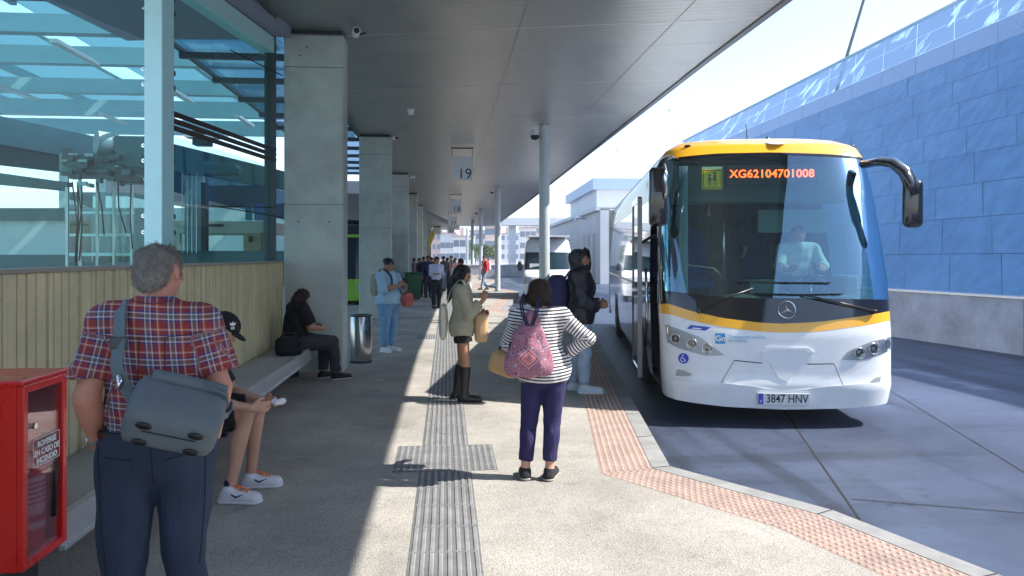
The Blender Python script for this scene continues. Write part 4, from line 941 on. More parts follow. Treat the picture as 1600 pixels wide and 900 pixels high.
# mirrors
def LP(px, py, yloc):   # picture point on the coach's plane y = yloc, in coach coordinates
    o = fit.I @ Vector((0, 0, H)); d = fit.I.to_3x3() @ (DP(px, py, 1) - Vector((0, 0, H))); t = (yloc-o.y)/d.y; return o + d*t
rm = MB(); pts = [LP(1350, 257, .55), LP(1375, 253, .35), LP(1397, 256, .2), LP(1415, 270, .12), LP(1424, 290, .08), LP(1427, 305, .08)]
rm.tube(pts, [.08, .075, .085, .11, .125, .11], 12, (1, .6)); mr_ = rm.build('mirror', blackg, bus, smooth=True)
a = LP(1425, 280, .08); b = LP(1426, 356, .08); c = (a+b)/2; MB().box((c.x-.10, c.y-.07, b.z), (c.x+.105, c.y+.07, a.z)).build('mirror_head', blackg, mr_, bevel=.068, seg=5, ang=60)
mb = MB(); mb.tube([p + Vector((0, -.05, .035)) for p in pts[:5]], [.012, .014, .016, .018, .008], 8); mb.build('mirror_trim', M['chrome'], mr_, smooth=True)
rm = MB(); pts = [LP(1056, 250, .62), LP(1046, 246, .45), LP(1036, 252, .35), LP(1029, 268, .35), LP(1028, 290, .35)]
rm.tube(pts, [.05, .05, .05, .07, .09], 12, (1, .6)); ml_ = rm.build('mirror', blackg, bus, smooth=True)
a = LP(1027, 283, .35); b = LP(1029, 335, .35); c = (a+b)/2; a = LP(1028, 262, .35); b = LP(1029, 353, .35); MB().box((c.x-.10, c.y-.10, b.z), (c.x+.10, c.y+.10, a.z)).build('mirror_head', blackg, ml_, bevel=.05, seg=4, ang=60)
MB().tube([LP(1038, 256, .22), LP(1041, 275, .20), LP(1040, 300, .22), LP(1038, 312, .25)], [.012, .028, .028, .01], 8).build('mirror_trim', M['chrome'], ml_, smooth=True)
# ================================================================== VAN + other vehicles
def vehicle(kind, loc, rz, lab, cat, wz, fz, D, n, L, spec):
    k = Skin(wz, fz, D, n, L); o = empty(kind, loc, rz, lab, cat); E_ = 1+L-D
    for a in spec:
        nm, q0, q1, lo, hi, m = a[:6]; off = a[6] if len(a) > 6 else 0
        if abs(q0) > 1 or abs(q1) > 1: q0 = math.copysign(min(abs(q0), E_), q0); q1 = math.copysign(min(abs(q1), E_), q1)
        k.patch(nm, q0, q1, lo, hi, m, o, off, 24, 8)
    return k, o
vg = mat('van_glass', (.01, .03, .04), .12, spec=.4)
vloc = DP(858, 400, 28.6); vloc.z = ROAD
vk, van = vehicle('white_van', vloc, R(-6), 'white high roof van parked in the next bay behind the hooded person', 'van',
    ([0, .5, 1.2, 2.1, 2.5, 2.62], [.92, 1.0, 1.0, .93, .86, .7]), ([0, .4, .8, 1.1, 1.3, 2.05, 2.45, 2.62], [.05, 0, .02, .12, .55, 1.15, 1.5, 1.9]), .38, 2.7, 5.6,
    [('front_body', -1.02, 1.02, .28, 1.3, paintwhite), ('windscreen', -.96, .96, 1.32, 2.0, vg, .004), ('brow', -1.02, 1.02, 1.3, 2.62, paintwhite, -.004),
     ('left_side', -1.02, -9, .28, 2.62, paintwhite), ('right_side', 1.02, 9, .28, 2.62, paintwhite), ('side_glass', -1.1, -1.9, 1.4, 2.0, vg, .004), ('side_glass', 1.1, 1.9, 1.4, 2.0, vg, .004),
     ('grille', -.5, .5, .62, .86, M['black'], .01), ('headlight', -.98, -.66, .78, 1.02, lampgrey, .012), ('headlight', .66, .98, .78, 1.02, lampgrey, .012), ('lower_grille', -.6, .6, .34, .5, M['black'], .01)])
mb = MB(); mb.box((-.85, .9, 2.6), (.85, 5.5, 2.66)); mb.build('roof', paintwhite, van, bevel=.02)
pl = MB().box((-.26, -.03, .52), (.26, -.015, .62)).build('number_plate', wt, van)
mb = MB(); mb.box((-.35, 1.2, 2.56), (.35, 1.3, 2.66)); mb.build('roof_light_bar', M['black'], van)
MB().box((-.75, .68, 1.36), (-.35, .70, 1.55)).build('dashboard_card', wt, van)
for sx in (-1, 1): MB().ball((sx*1.13, .75, 1.45), (.11, .07, .2), 8).build('mirror', M['black'], van, smooth=True)
for sx in (-1, 1):
    for yy in (.95, 4.5): MB().cyl((sx*.78, yy, .34), (sx*1.0, yy, .34), .34, n=20).build('wheel', M['rubber'], van)
lime = mat('lime_green', (.25, .55, .03), .4, coat=.5)
for i, (px, d, rz) in enumerate(((518, 25.5, 3), (640, 60, 4))):
    lc_ = DP(px, 400, d); lc_.z = ROAD
    vk, vb = vehicle('city_bus', lc_, R(rz), ['lime green city bus seen between the first two pillars', 'distant green and black bus beyond the pillars'][i], 'bus',
        ([0, .5, 2.9, 3.1], [1.2, 1.25, 1.22, 1.1]), ([0, .5, 2.9, 3.1], [0, 0, .2, .4]), .4, 3.2, 11,
        [('front_body', -1.02, 1.02, .3, 1.0, lime), ('windscreen', -.93, .93, 1.05, 2.5, vg, .003), ('mask', -1.02, 1.02, 1.0, 2.6, lime, -.002), ('header', -1.02, 1.02, 2.6, 3.1, M['black']), ('left_side', -1.02, -12, .3, 1.1, lime), ('right_side', 1.02, 12, .3, 1.1, lime),
         ('left_windows', -1.02, -12, 1.1, 3.1, vg), ('right_windows', 1.02, 12, 1.1, 3.1, vg), ('headlight', -.95, -.7, .6, .85, lampgrey, .01), ('headlight', .7, .95, .6, .85, lampgrey, .01)])
    MB().box((-1.15, .3, 3.05), (1.15, 10.9, 3.12)).build('roof', M['black'], vb)
    for sx in (-1, 1):
        for yy in (2.4, 8): MB().cyl((sx*.95, yy, .5), (sx*1.26, yy, .5), .5, n=20).build('wheel', M['rubber'], vb)
# ================================================================== FAR SURROUNDINGS
wb = concrete('white_building', (.62, .63, .64), stain=.12, nsc=.3)
bw = GP(938, 444, ROAD)
o = empty('service_building', bw, R(-2), 'pale grey service building with a blue roof box left of the coach', 'building')
mb = MB().box((0, 0, 0), (18, 40, 5.0)); mb.build('wall', wb, o)
mb = MB(); a = DP(921, 277, 60) - bw; mb.box((a.x, 12, a.z-.9), (a.x+14, 30, a.z)); mb.build('roof_box', mat('roof_box', (.32, .42, .58), .5), o)
mb = MB().box((a.x+.4, 12.5, 4.9), (a.x+13, 29, a.z-.9)); mb.build('upper_storey', wb, o)
for k in range(3): MB().box((-.02, 2+k*2.2, .0), (-.0, 3.1+k*2.2, 3.4)).build('door', mat('grey_door', (.30, .33, .37), .5), o)
MB().tube([(-.05, 6, 4.6), (-.7, 6, 4.7), (-.9, 6, 4.4)], .08).build('duct', M['alu'], o)
MB().box((-.3, 0, 4.85), (18.2, 40.2, 5.1)).build('parapet', wb, o)
o = empty('footbridge', DP(852, 346, 95), 0, 'long white elevated walkway crossing the far end of the yard', 'footbridge')
MB().box((-5.5, 0, -.5), (30, 3, .45)).build('deck', wb, o); 
mb = MB()
for k in range(16): mb.box((-5.5+k*2.2, -.02, .45), (-5.42+k*2.2, .05, 1.2))
mb.box((-5.5, -.02, 1.18), (30, .05, 1.25)); mb.build('railing', M['alu'], o)
for x in (-4.6, 6, 18): MB().box((x, .8, -6.2), (x+.9, 1.9, -.5)).build('column', wb, o)
cols_ = [(.62, .60, .58), (.55, .36, .32), (.50, .52, .56), (.66, .64, .58), (.46, .50, .58), (.58, .42, .36), (.60, .62, .66)]
glz = mat('far_window', (.10, .14, .20), .2)
bl_spec = [(640, 668, 372, 190), (664, 690, 362, 230), (688, 712, 366, 200), (708, 738, 371, 170), (734, 760, 362, 220), (758, 782, 356, 180), (780, 812, 366, 240), (812, 838, 357, 200), (834, 872, 352, 260), (868, 905, 360, 210), (600, 645, 366, 240), (540, 600, 370, 220)]
for i, (xa, xb, yt, d) in enumerate(bl_spec):
    a = DP(xa, yt, d); b = DP(xb, yt, d); wdt = (b-a).length; hh = a.z - ROAD
    lab = ['pale block of flats %s' % s for s in ('directly right of the far wheelie bin', 'behind the yellow crane arm', 'above the far crowd', 'low, behind the hanging signs', 'between the farthest posts', 'tall, just left of the second round post', 'right of the second round post', 'behind the white bridge column', 'tallest, left of the van roof', 'behind the van roof', 'hidden mostly by the third pillar', 'seen between the first two pillars')][i]
    o = empty('apartment_block', (a.x, a.y, ROAD), -TH, lab.replace('pale', ['pale', 'brick red', 'grey', 'cream', 'bluish', 'reddish', 'light grey'][i % 7]), 'building', None)
    MB().box((0, 0, 0), (wdt, 12, hh)).build('wall', mat('facade', cols_[i % 7], .8), o)
    nf = max(3, int(hh/3)); nc = max(3, min(int(wdt/2.8), 96//nf)); wo = None
    for r_ in range(nf):
        for c in range(nc):
            x = wdt*(c+.5)/nc; z = 1 + r_*3
            if z + 1.5 < hh:
                if wo is None: wo = MB().box((-.65, -.06, 0), (.65, -.01, 1.5)).build('window', glz, o); q_ = wo
                else: q_ = wo.copy(); COL.objects.link(q_); q_.parent = o
                q_.location = (x, 0, z)

    MB().box((-.2, -.3, hh), (wdt+.2, 12.2, hh+.5)).build('roof', mat('roof', (.4, .3, .27), .8), o)
    MB().box((wdt*.3, 4, hh+.5), (wdt*.5, 7, hh+2.5)).build('stair_head', mat('facade2', cols_[(i+2) % 7], .8), o)
o = empty('yard_wall', GP(760, 432, ROAD), 0, 'low grey wall across the far end of the bus yard', 'wall')
MB().box((-8, 0, 0), (16, .3, 1.0)).build('wall', M['wallbase'], o); MB().box((-8.05, -.05, 1.0), (16.05, .35, 1.08)).build('coping', wb, o)
c0 = DP(668, 392, 75); c0.z = ROAD
o = empty('mobile_crane', c0, 0, 'yellow mobile crane with its boom raised beyond the crowd', 'crane')
cy = mat('crane_yellow', (.75, .50, .02), .4); top_ = DP(680, 357, 75) - c0; bt_ = DP(664, 394, 75) - c0
MB().box((-1.6, -1.1, .5), (1.2, 1.1, 1.6)).build('chassis', cy, o, bevel=.05); MB().box((-1.2, -.9, 1.6), (-.2, .9, 2.7)).build('cab', cy, o, bevel=.05)
MB().cyl(bt_, top_, .32, .2, n=4).build('boom', cy, o); MB().cyl(bt_ + (top_-bt_)*.4, top_ + (top_-bt_)*.05, .18, .14, n=4).build('boom_tip', M['darkmetal'], o)
for x in (-1.1, .7): MB().cyl((x, -1.15, .5), (x, -.8, .5), .5, n=16).build('wheel', M['rubber'], o)
# trees by the far yard
def leafmat(): return mat('foliage', (.07, .12, .03), .7, noise=.35, nscale=1.5)
lm = leafmat(); brk = mat('bark', (.10, .08, .06), .9)
tm = None
for i, (px, py, d, hh, lab) in enumerate(((762, 408, 90, 3.2, 'small bushy tree left of the second round post'), (845, 405, 110, 4.2, 'yellow green tree behind the far bridge column'), (878, 396, 120, 5.5, 'far tree above the white van'), (742, 405, 120, 4, 'far small tree between the posts'))):
    p = DP(px, 400, d); o = empty('tree', (p.x, p.y, ROAD), 0, lab, 'tree')
    MB().tube([(0, 0, 0), (.1, 0, hh*.35), (-.05, .1, hh*.7)], [.14, .1, .05], 8).build('trunk', brk, o, smooth=True)
    mb = MB(); rg = random.Random(i)
    cl = [(Vector((rg.uniform(-.32, .32)*hh, rg.uniform(-.3, .3)*hh, hh*rg.uniform(.45, .88))), rg.uniform(.14, .24)*hh) for _ in range(11)]
    for c, r_ in cl:
        for _ in range(170):
            v = Vector((rg.gauss(0, 1), rg.gauss(0, 1), rg.gauss(0, 1))).normalized()*r_*rg.uniform(.6, 1.05); s = rg.uniform(.06, .13)
            a = Vector((rg.gauss(0, 1), rg.gauss(0, 1), rg.gauss(0, 1))).normalized(); b = a.cross(v).normalized()
            mb.add([c+v-a*s, c+v+b*s*.6, c+v+a*s, c+v-b*s*.6], [(0, 1, 2, 3)])
    mb.build('crown', lm, o)
# ================================================================== PEOPLE: smooth-blended volumes meshed by surface nets
A = lambda *v: np.array(v, float)
def sd_cone(P, a, b, ra, rb):
    ba = b-a; l2 = float(ba@ba) + 1e-12; t = np.clip(((P-a)@ba)/l2, 0, 1)
    return np.linalg.norm(P-a-t[..., None]*ba, axis=-1) - (ra+(rb-ra)*t)
def sd_ell(P, c, r, Rm):
    q = (P-c)@Rm; k0 = np.linalg.norm(q/r, axis=-1); k1 = np.linalg.norm(q/(r*r), axis=-1)
    return k0*(k0-1)/np.maximum(k1, 1e-6)
I3 = np.eye(3)
class Sdf:
    def __init__(s): s.p = []
    def cone(s, a, b, ra, rb=None, k=.02, clip=None, sub=False): s.p.append(('c', np.array(a, float), np.array(b, float), ra, ra if rb is None else rb, k, clip, sub)); return s
    def ell(s, c, r, Rm=I3, k=.03, clip=None, sub=False): s.p.append(('e', np.array(c, float), np.array(r, float), Rm, None, k, clip, sub)); return s
    def mesh(s, name, m, parent=None, res=.01, noise=0.0, nf=20.0, gclip=None, attr=None):
        lo = np.full(3, 9e9); hi = -lo
        for q in s.p:
            if q[7]: continue
            if q[0] == 'c': e = max(q[3], q[4]); a = np.minimum(q[1], q[2])-e; b = np.maximum(q[1], q[2])+e
            else: e = q[2].max(); a = q[1]-e; b = q[1]+e
            lo = np.minimum(lo, a); hi = np.maximum(hi, b)
        lo -= 3*res + .02; hi += 3*res + .02
        n = np.ceil((hi-lo)/res).astype(int)+1
        ax = [lo[i]+res*np.arange(n[i]) for i in range(3)]
        Fd = np.full(n, .3, np.float32)
        for q in s.p:
            k = q[5]
            if q[0] == 'c': e = max(q[3], q[4])+k+3*res; a = np.minimum(q[1], q[2])-e; b = np.maximum(q[1], q[2])+e
            else: e = q[2].max()+k+3*res; a = q[1]-e; b = q[1]+e
            i0 = np.clip(np.floor((a-lo)/res).astype(int), 0, n-1); i1 = np.clip(np.ceil((b-lo)/res).astype(int)+1, 1, n)
            if (i1 <= i0).any(): continue
            G = np.stack(np.meshgrid(*[ax[i][i0[i]:i1[i]] for i in range(3)], indexing='ij'), -1)
            d = sd_cone(G, q[1], q[2], q[3], q[4]) if q[0] == 'c' else sd_ell(G, q[1], q[2], q[3])
            if q[6] is not None:
                for (cp, cn) in q[6]: d = np.maximum(d, (G-cp)@cn)
            sl = tuple(slice(i0[i], i1[i]) for i in range(3)); f = Fd[sl]
            if q[7]: h = np.clip(.5-.5*(d+f)/k, 0, 1); Fd[sl] = f+(-d-f)*h+k*h*(1-h)
            else: h = np.clip(.5+.5*(f-d)/k, 0, 1); Fd[sl] = f+(d-f)*h-k*h*(1-h)
        X, Y, Z = np.meshgrid(*ax, indexing='ij')
        if noise:
            rs = np.random.default_rng(len(s.p)); W = np.zeros(n, np.float32)
            for _ in range(7):
                v = rs.normal(size=3)*nf*A(1, 1, .75); ph = rs.uniform(0, 6.28, 2); v2 = rs.normal(size=3)*nf*.4
                W += np.sin(X*v[0]+Y*v[1]+Z*v[2]+ph[0] + 1.5*np.sin(X*v2[0]+Y*v2[1]+Z*v2[2]+ph[1]))
            Fd = Fd + noise*W/2.6
        if gclip is not None:
            for cp, cn in gclip: Fd = np.maximum(Fd, (X-cp[0])*cn[0]+(Y-cp[1])*cn[1]+(Z-cp[2])*cn[2])
        Fd[0] = Fd[-1] = .3; Fd[:, 0] = Fd[:, -1] = .3; Fd[:, :, 0] = Fd[:, :, -1] = .3
        S = Fd < 0
        m_ = n-1
        acc = np.zeros(m_, np.int8)
        cs = [(i, j, k) for i in (0, 1) for j in (0, 1) for k in (0, 1)]
        for i, j, k in cs: acc += S[i:i+m_[0], j:j+m_[1], k:k+m_[2]]
        act = (acc > 0) & (acc < 8); idx = np.argwhere(act)
        if len(idx) == 0: return None
        V = np.stack([Fd[idx[:, 0]+i, idx[:, 1]+j, idx[:, 2]+k] for i, j, k in cs], 1)
        pos = np.zeros((len(idx), 3)); cnt = np.zeros(len(idx)); C = np.array(cs, float)
        for a in range(8):
            for b in range(a+1, 8):
                if np.abs(C[a]-C[b]).sum() != 1: continue
                va, vb = V[:, a], V[:, b]; mk = (va < 0) != (vb < 0)
                t = va[mk]/(va[mk]-vb[mk]); pos[mk] += C[a]+t[:, None]*(C[b]-C[a]); cnt[mk] += 1
        pos = pos/cnt[:, None]; verts = lo + (idx+pos)*res
        vid = np.full(m_, -1, np.int64); vid[tuple(idx.T)] = np.arange(len(idx))
        fs = []
        for axi in range(3):
            u, v = [(1, 2), (2, 0), (0, 1)][axi]
            sl0 = [slice(1, -1)]*3; sl1 = [slice(1, -1)]*3; sl0[axi] = slice(0, -1); sl1[axi] = slice(1, None)
            s0, s1 = S[tuple(sl0)], S[tuple(sl1)]; e = np.argwhere(s0 != s1)
            if len(e) == 0: continue
            g = e.copy(); g[:, u] += 1; g[:, v] += 1
            fl = s0[tuple(e.T)]
            def gid(du, dv): h = g.copy(); h[:, u] -= du; h[:, v] -= dv; return vid[tuple(h.T)]
            Q = np.stack([gid(1, 1), gid(0, 1), gid(0, 0), gid(1, 0)], 1); Q[~fl] = Q[~fl][:, ::-1]; fs.append(Q)
        fs = np.concatenate(fs); fs = fs[(fs >= 0).all(1)]
        me = bpy.data.meshes.new(name)
        me.vertices.add(len(verts)); me.vertices.foreach_set('co', verts.astype(np.float32).ravel())
        me.loops.add(len(fs)*4); me.loops.foreach_set('vertex_index', fs.astype(np.int32).ravel())
        me.polygons.add(len(fs)); me.polygons.foreach_set('loop_start', (np.arange(len(fs))*4).astype(np.int32)); me.polygons.foreach_set('loop_total', np.full(len(fs), 4, np.int32))
        me.update(calc_edges=True)
        if attr is not None:
            for nm, vals in attr(verts).items():
                at = me.attributes.new(nm, 'FLOAT', 'POINT'); at.data.foreach_set('value', vals.astype(np.float32))
        return link(name, me, m, parent, True)
def nrm_(v): v = np.array(v, float); return v/np.linalg.norm(v)
def frame(up, right): u = nrm_(up); r = np.array(right, float); r = nrm_(r-u*(r@u)); return np.stack([r, np.cross(u, r), u], 1)  # cols x,y,z
def headframe(yaw=0, pitch=0, roll=0):   # pitch>0 looks down ; facing +y
    return np.array(Matrix.Rotation(R(yaw), 3, 'Z') @ Matrix.Rotation(R(-pitch), 3, 'X') @ Matrix.Rotation(R(roll), 3, 'Y'))
skin1 = mat('skin_fair', (.52, .29, .20), .5, sss=.15, noise=.06, nscale=25); skin2 = mat('skin_tan', (.40, .20, .12), .5, sss=.12, noise=.06, nscale=25); skin3 = mat('skin_brown', (.28, .13, .075), .5, noise=.06, nscale=25); skin4 = mat('skin_ruddy', (.56, .25, .17), .5, sss=.15, noise=.1, nscale=18)
eyem = mat('eye', (.02, .015, .01), .2); lipm = mat('lips', (.35, .10, .08), .5)
def folds(m, strength=.55, sc=6.0):      # soft cloth creases, mostly running down
    t = m.node_tree; b = t.nodes['Principled BSDF']; tc = N(t, 'ShaderNodeTexCoord'); mp = N(t, 'ShaderNodeMapping'); mp.inputs['Scale'].default_value = (1.6, 1.6, .75); mp.inputs['Rotation'].default_value = (.4, .5, .2)
    n = N(t, 'ShaderNodeTexNoise'); n.inputs['Scale'].default_value = sc; n.inputs['Detail'].default_value = 3; n.inputs['Distortion'].default_value = .3; t.links.new(tc.outputs['Object'], mp.inputs[0]); t.links.new(mp.outputs[0], n.inputs['Vector'])
    bp = N(t, 'ShaderNodeBump'); bp.inputs['Strength'].default_value = strength; bp.inputs['Distance'].default_value = .045; t.links.new(n.outputs['Fac'], bp.inputs['Height'])
    if b.inputs['Normal'].links: t.links.new(b.inputs['Normal'].links[0].from_socket, bp.inputs['Normal'])
    t.links.new(bp.outputs[0], b.inputs['Normal']); return m
def fabric(name, col, rough=.85, noise=.10, ns=14, bump=.35, bs=180): return folds(mat(name, col, rough, 0, noise, ns, bump, bs))
class Person:
    def __init__(s, loc, rz, h, lab, b=1.0, j=None, skin=skin1, head=(0, 0, 0), res=.009, hands=True, group=None, belly=0.0, headscale=1.0, name='person', hips=1.0):
        s.h, s.b, s.res, s.skin = h, b, res, skin; s.belly = belly; s.hips = hips
        J = dict(pelvis=(0, 0, .535), waist=(0, .004, .625), chest=(0, 0, .735), neckb=(0, -.01, .835), headc=(0, .008, .932))
        for sd_, nm in ((-1, 'l'), (1, 'r')):
            J['sh'+nm] = (sd_*.108*b**.5, -.005, .812); J['el'+nm] = (sd_*.14*b**.5, -.02, .635); J['wr'+nm] = (sd_*.145*b**.5, .03, .49); J['hd'+nm] = (sd_*.14*b**.5, .045, .44)
            J['hip'+nm] = (sd_*.052*b**.5, 0, .52); J['kn'+nm] = (sd_*.058, .012, .285); J['an'+nm] = (sd_*.058, -.015, .045); J['to'+nm] = (sd_*.07, .085, .018)
        s.J = {k: np.array(v)*h for k, v in J.items()}
        for k, v in (j or {}).items(): s.J[k] = np.array(v, float)
        J = s.J; s.HR = headframe(*head); s.hs = .132*h*headscale
        T = frame(J['neckb']-J['pelvis'], J['shr']-J['shl']); s.T = T; PF = frame(J['waist']-J['pelvis'], J['hipr']-J['hipl']); s.PF = PF
        d = s.body = Sdf(); s.torso(d, 0, k=.05)
        for q in 'lr': s.arm(d, q, 0, 2.0); s.leg(d, q, 0, 2.0); s.foot(d, q, 0)
        s.headsdf(d)
        if hands:
            for q in 'lr': s.hand(d, q)
        else:
            for q in 'lr': d.cone(J['wr'+q], J['hd'+q], .011*h, .014*h)
        o = d.mesh(name, skin, None, res); o.location = loc; o.rotation_euler = (0, 0, rz); s.o = o; tag(o, lab, 'person', group)
        s.eyes()
    def torso(s, d, g, k=.04, top=None, shoulders=True, pelvis=True, clip=None):
        J, h, b, T, PF = s.J, s.h, s.b, s.T, s.PF
        if pelvis: d.ell(J['pelvis'], A(.095*s.hips, .070, .075)*h*A(b, b, 1)+g, PF, k, clip)
        d.ell(J['waist'] + T[:, 1]*s.belly*.35, A(.080, .060, .085)*h*A(b, b, 1)+A(1, 1, 0)*s.belly*.4+g, T, k, clip)
        d.ell(J['chest'], A(.094, .066, .105)*h*A(b, b, 1)+g, T, k, clip)
        if shoulders:
            mid = (J['shl']+J['shr'])/2
            for q in 'lr': d.cone(mid*.7+J['neckb']*.3 if False else mid, J['sh'+q], .045*h*b**.5+g, .034*h*b**.5+g, k, clip)
            d.cone(J['chest'], J['neckb']-T[:, 2]*.02*h, .05*h*b+g, .034*h*b**.5+g, k, clip)
    def arm(s, d, q, g, upto, flare=0, clipend=True):
        J, h, b = s.J, s.h, s.b**.5; a, e, w = J['sh'+q], J['el'+q], J['wr'+q]
        r0, r1, r2 = .031*h*b+g, .0245*h*b+g, .0165*h*b+g
        if upto <= 1:
            p = a+(e-a)*upto; n = nrm_(e-a); ee = a+(e-a)*min(1.0, upto+.12); d.cone(a, ee, r0, r0+(r1-r0)*upto+flare, .02, [(p, n)])
        else:
            d.cone(a, e, r0, r1, .02)
            t = upto-1; p = e+(w-e)*t; n = nrm_(w-e)
            d.cone(e, e+(w-e)*min(1, t+.1), r1*1.02, (r1+(r2-r1)*t)+flare, .02, [(p, n)] if t < 1 or g > 0 else None)
            if g == 0: d.ell(e+(w-e)*.25, A(.025*h*b, .025*h*b, .06*h), frame(e-w, A(1, .3, .2)), .02)
    def leg(s, d, q, g, upto, flare=0, calf=1.0):
        J, h, b = s.J, s.h, s.b; a, e, w = J['hip'+q], J['kn'+q], J['an'+q]
        r0, r1, r2 = .053*h*b*s.hips**.5+g, .034*h*b**.5+g, .0215*h*b**.3+g
        if upto <= 1:
            p = a+(e-a)*upto; n = nrm_(e-a); d.cone(a, a+(e-a)*min(1, upto+.1), r0, r0+(r1-r0)*upto+flare, .03, [(p, n)])
        else:
            d.cone(a, e, r0, r1, .03); t = upto-1; n = nrm_(w-e); p = e+(w-e)*t
            d.cone(e, e+(w-e)*min(1.02, t+.06), r1, r1+(r2-r1)*t+flare, .02, [(p, n)] if g > 0 else None)
            back = -nrm_(np.cross(nrm_(e-w), s.PF[:, 0])) ; 
            if back[1] > 0: back = -back
            if calf and t > .4: d.ell(e+(w-e)*.3+back*.012*h, A(.029*h*b**.5+g*.8, .029*h*b**.5+g*.8, .085*h), frame(e-w, A(1, 0, 0)), .02)
    def foot(s, d, q, g, sole=False):
        J, h = s.J, s.h; a, t = J['an'+q], J['to'+q]; f = t-a; f[2] = 0; f = nrm_(f)
        heel = A(a[0], a[1], t[2]) - f*.018*h
        heel[2] = max(t[2], .018*h); t2 = t.copy(); t2[2] = max(t[2], .016*h)
        d.cone(a, heel, .021*h+g, .020*h+g, .02); d.cone(a-A(0, 0, .012*h), t2, .020*h+g, .0175*h+g, .03); d.cone(heel, t2, .019*h+g, .021*h+g, .02)
    def headsdf(s, d):
        H_, c, u = s.HR, s.J['headc'], s.hs; P = lambda x, y, z: c + H_ @ (A(x, y, z)*u)
        d.ell(P(0, -.06, .10), A(.335, .41, .37)*u, H_, .02); d.ell(P(0, .10, -.12), A(.27, .28, .33)*u, H_, .03); d.ell(P(0, .17, -.34), A(.17, .17, .13)*u, H_, .03)
        d.cone(P(0, .36, .06), P(0, .44, -.10), .028*u, .052*u, .012); d.ell(P(0, .415, -.115), A(.085, .06, .045)*u, H_, .01)
        d.cone(P(-.17, .30, .125), P(.17, .30, .125), .045*u, k=.02)
        for x in (-1, 1):
            d.ell(P(.15*x, .40, .045), A(.085, .05, .05)*u, H_, .012, sub=True); d.ell(P(.335*x, -.03, -.01), A(.03, .085, .13)*u, H_, .006)
            d.ell(P(.17*x, .24, -.06), A(.10, .10, .10)*u, H_, .03)
        d.ell(P(0, .355, -.235), A(.10, .055, .025)*u, H_, .01); d.ell(P(0, .345, -.285), A(.085, .055, .028)*u, H_, .01)
        nb = s.J['neckb']; d.cone(nb-A(0, 0, .02), P(0, -.10, -.25), .034*s.h*s.b**.4, .031*s.h*s.b**.4, .03)
    def eyes(s):
        H_, c, u = s.HR, s.J['headc'], s.hs; mb = MB()
        if s.res > .014: return
        for x in (-1, 1):
            p = c + H_ @ (A(.15*x, .318, .05)*u); mb.ball(p, .045*u, 6)
        mb.build('eyes', eyem, s.o, smooth=True); mb = MB()
        for x in (-1, 1):
            a = c + H_ @ (A(.07*x, .372, .135)*u); b = c + H_ @ (A(.24*x, .30, .15)*u); mb.tube([a, (Vector(a)+Vector(b))/2+Vector((0, .004, .002)), b], .011*u, 6)
        mb.build('eyebrows', mat('brow', (.03, .02, .015), .9), s.o, smooth=True)
        p = c + H_ @ (A(0, .385, -.262)*u); mb = MB(); mb.ball(p, (.08*u, .03*u, .03*u), 6, Matrix(H_.tolist())); mb.build('lips', lipm, s.o, smooth=True)
    def hand(s, d, q):
        J, h = s.J, s.h; w, e, hd = J['wr'+q], J['el'+q], J['hd'+q]; x = nrm_(hd-w); L = .108*h
        inward = A(-1, 0, 0) if q == 'r' else A(1, 0, 0)
        pn = s.__dict__.get('pn'+q, None)
        pn = nrm_(inward if pn is None else pn); pn = pn-x*(pn@x)
        if np.linalg.norm(pn) < .1: pn = A(0, 0, -1)-x*(-x[2])
        pn = nrm_(pn); sd_ = np.cross(x, pn); 
        if (q == 'l'): sd_ = -sd_
        # sd_ points to the thumb side
        if q == 'r': sd_ = sd_
        Rm = np.stack([sd_, pn, x], 1)
        d.ell(w+x*.045*h*.6, A(.024*h, .011*h, .030*h), Rm, .012)
        curl = .55
        for i in range(4):
            o = (i-1.5)*.0115*h; l = [.040, .045, .042, .033][3-i if False else i]*h
            b0 = w+x*.046*h - sd_*o*1.0; d1 = nrm_(x*math.cos(curl*.6)+pn*math.sin(curl*.6)); p1 = b0+d1*l*.5
            d2 = nrm_(x*math.cos(curl*1.7)+pn*math.sin(curl*1.7)); p2 = p1+d2*l*.35; d3 = nrm_(x*math.cos(curl*2.4)+pn*math.sin(curl*2.4)); p3 = p2+d3*l*.22
            r = .0056*h; d.cone(w+x*.03*h-sd_*o*.8, b0, r, r, .005); d.cone(b0, p1, r, r*.95, .003); d.cone(p1, p2, r*.95, r*.9, .003); d.cone(p2, p3, r*.9, r*.78, .003)
        t0 = w+x*.012*h+sd_*.012*h; t1 = w+x*.034*h+sd_*.031*h+pn*.006*h; t2 = t1+nrm_(x*.8+pn*.5)*.02*h
        d.cone(t0, t1, .0085*h, .0068*h, .008); d.cone(t1, t2, .0068*h, .0056*h, .003)
    # ---- garments
    def top(s, m, g=.012, sleeves=1.0, hem=None, noise=.004, nf=26, name='shirt', flare=.006, collar=True, attr=None, extra=None, res=None, hemflare=0.0, sleeve_g=None):
        d = Sdf(); s.torso(d, g, k=.05, pelvis=(hem is None or hem < s.J['waist'][2]))
        for q in 'lr': s.arm(d, q, sleeve_g if sleeve_g else g+.002, sleeves, flare)
        if hemflare:
            d.ell(s.J['pelvis']+A(0, 0, .02), A(.098*s.hips, .076, .10)*s.h*A(s.b, s.b, 1)+g+hemflare, s.PF, .06)
        if collar: d.cone(s.J['neckb']-s.T[:, 2]*.012*s.h, s.J['neckb']+s.T[:, 2]*.012*s.h+s.T[:, 1]*.006, .039*s.h*s.b**.5, .036*s.h*s.b**.5, .02)
        if extra: extra(d)
        gc = [(s.J['headc']+A(0, 0, -.035*s.h) if not collar else s.J['neckb']+s.T[:, 2]*.024*s.h, s.T[:, 2]*1.0)] if s.T[2, 2] > .9 and not extra else None
        if hem is not None: gc = (gc or []) + [(A(0, 0, hem), A(0, 0, -1))]
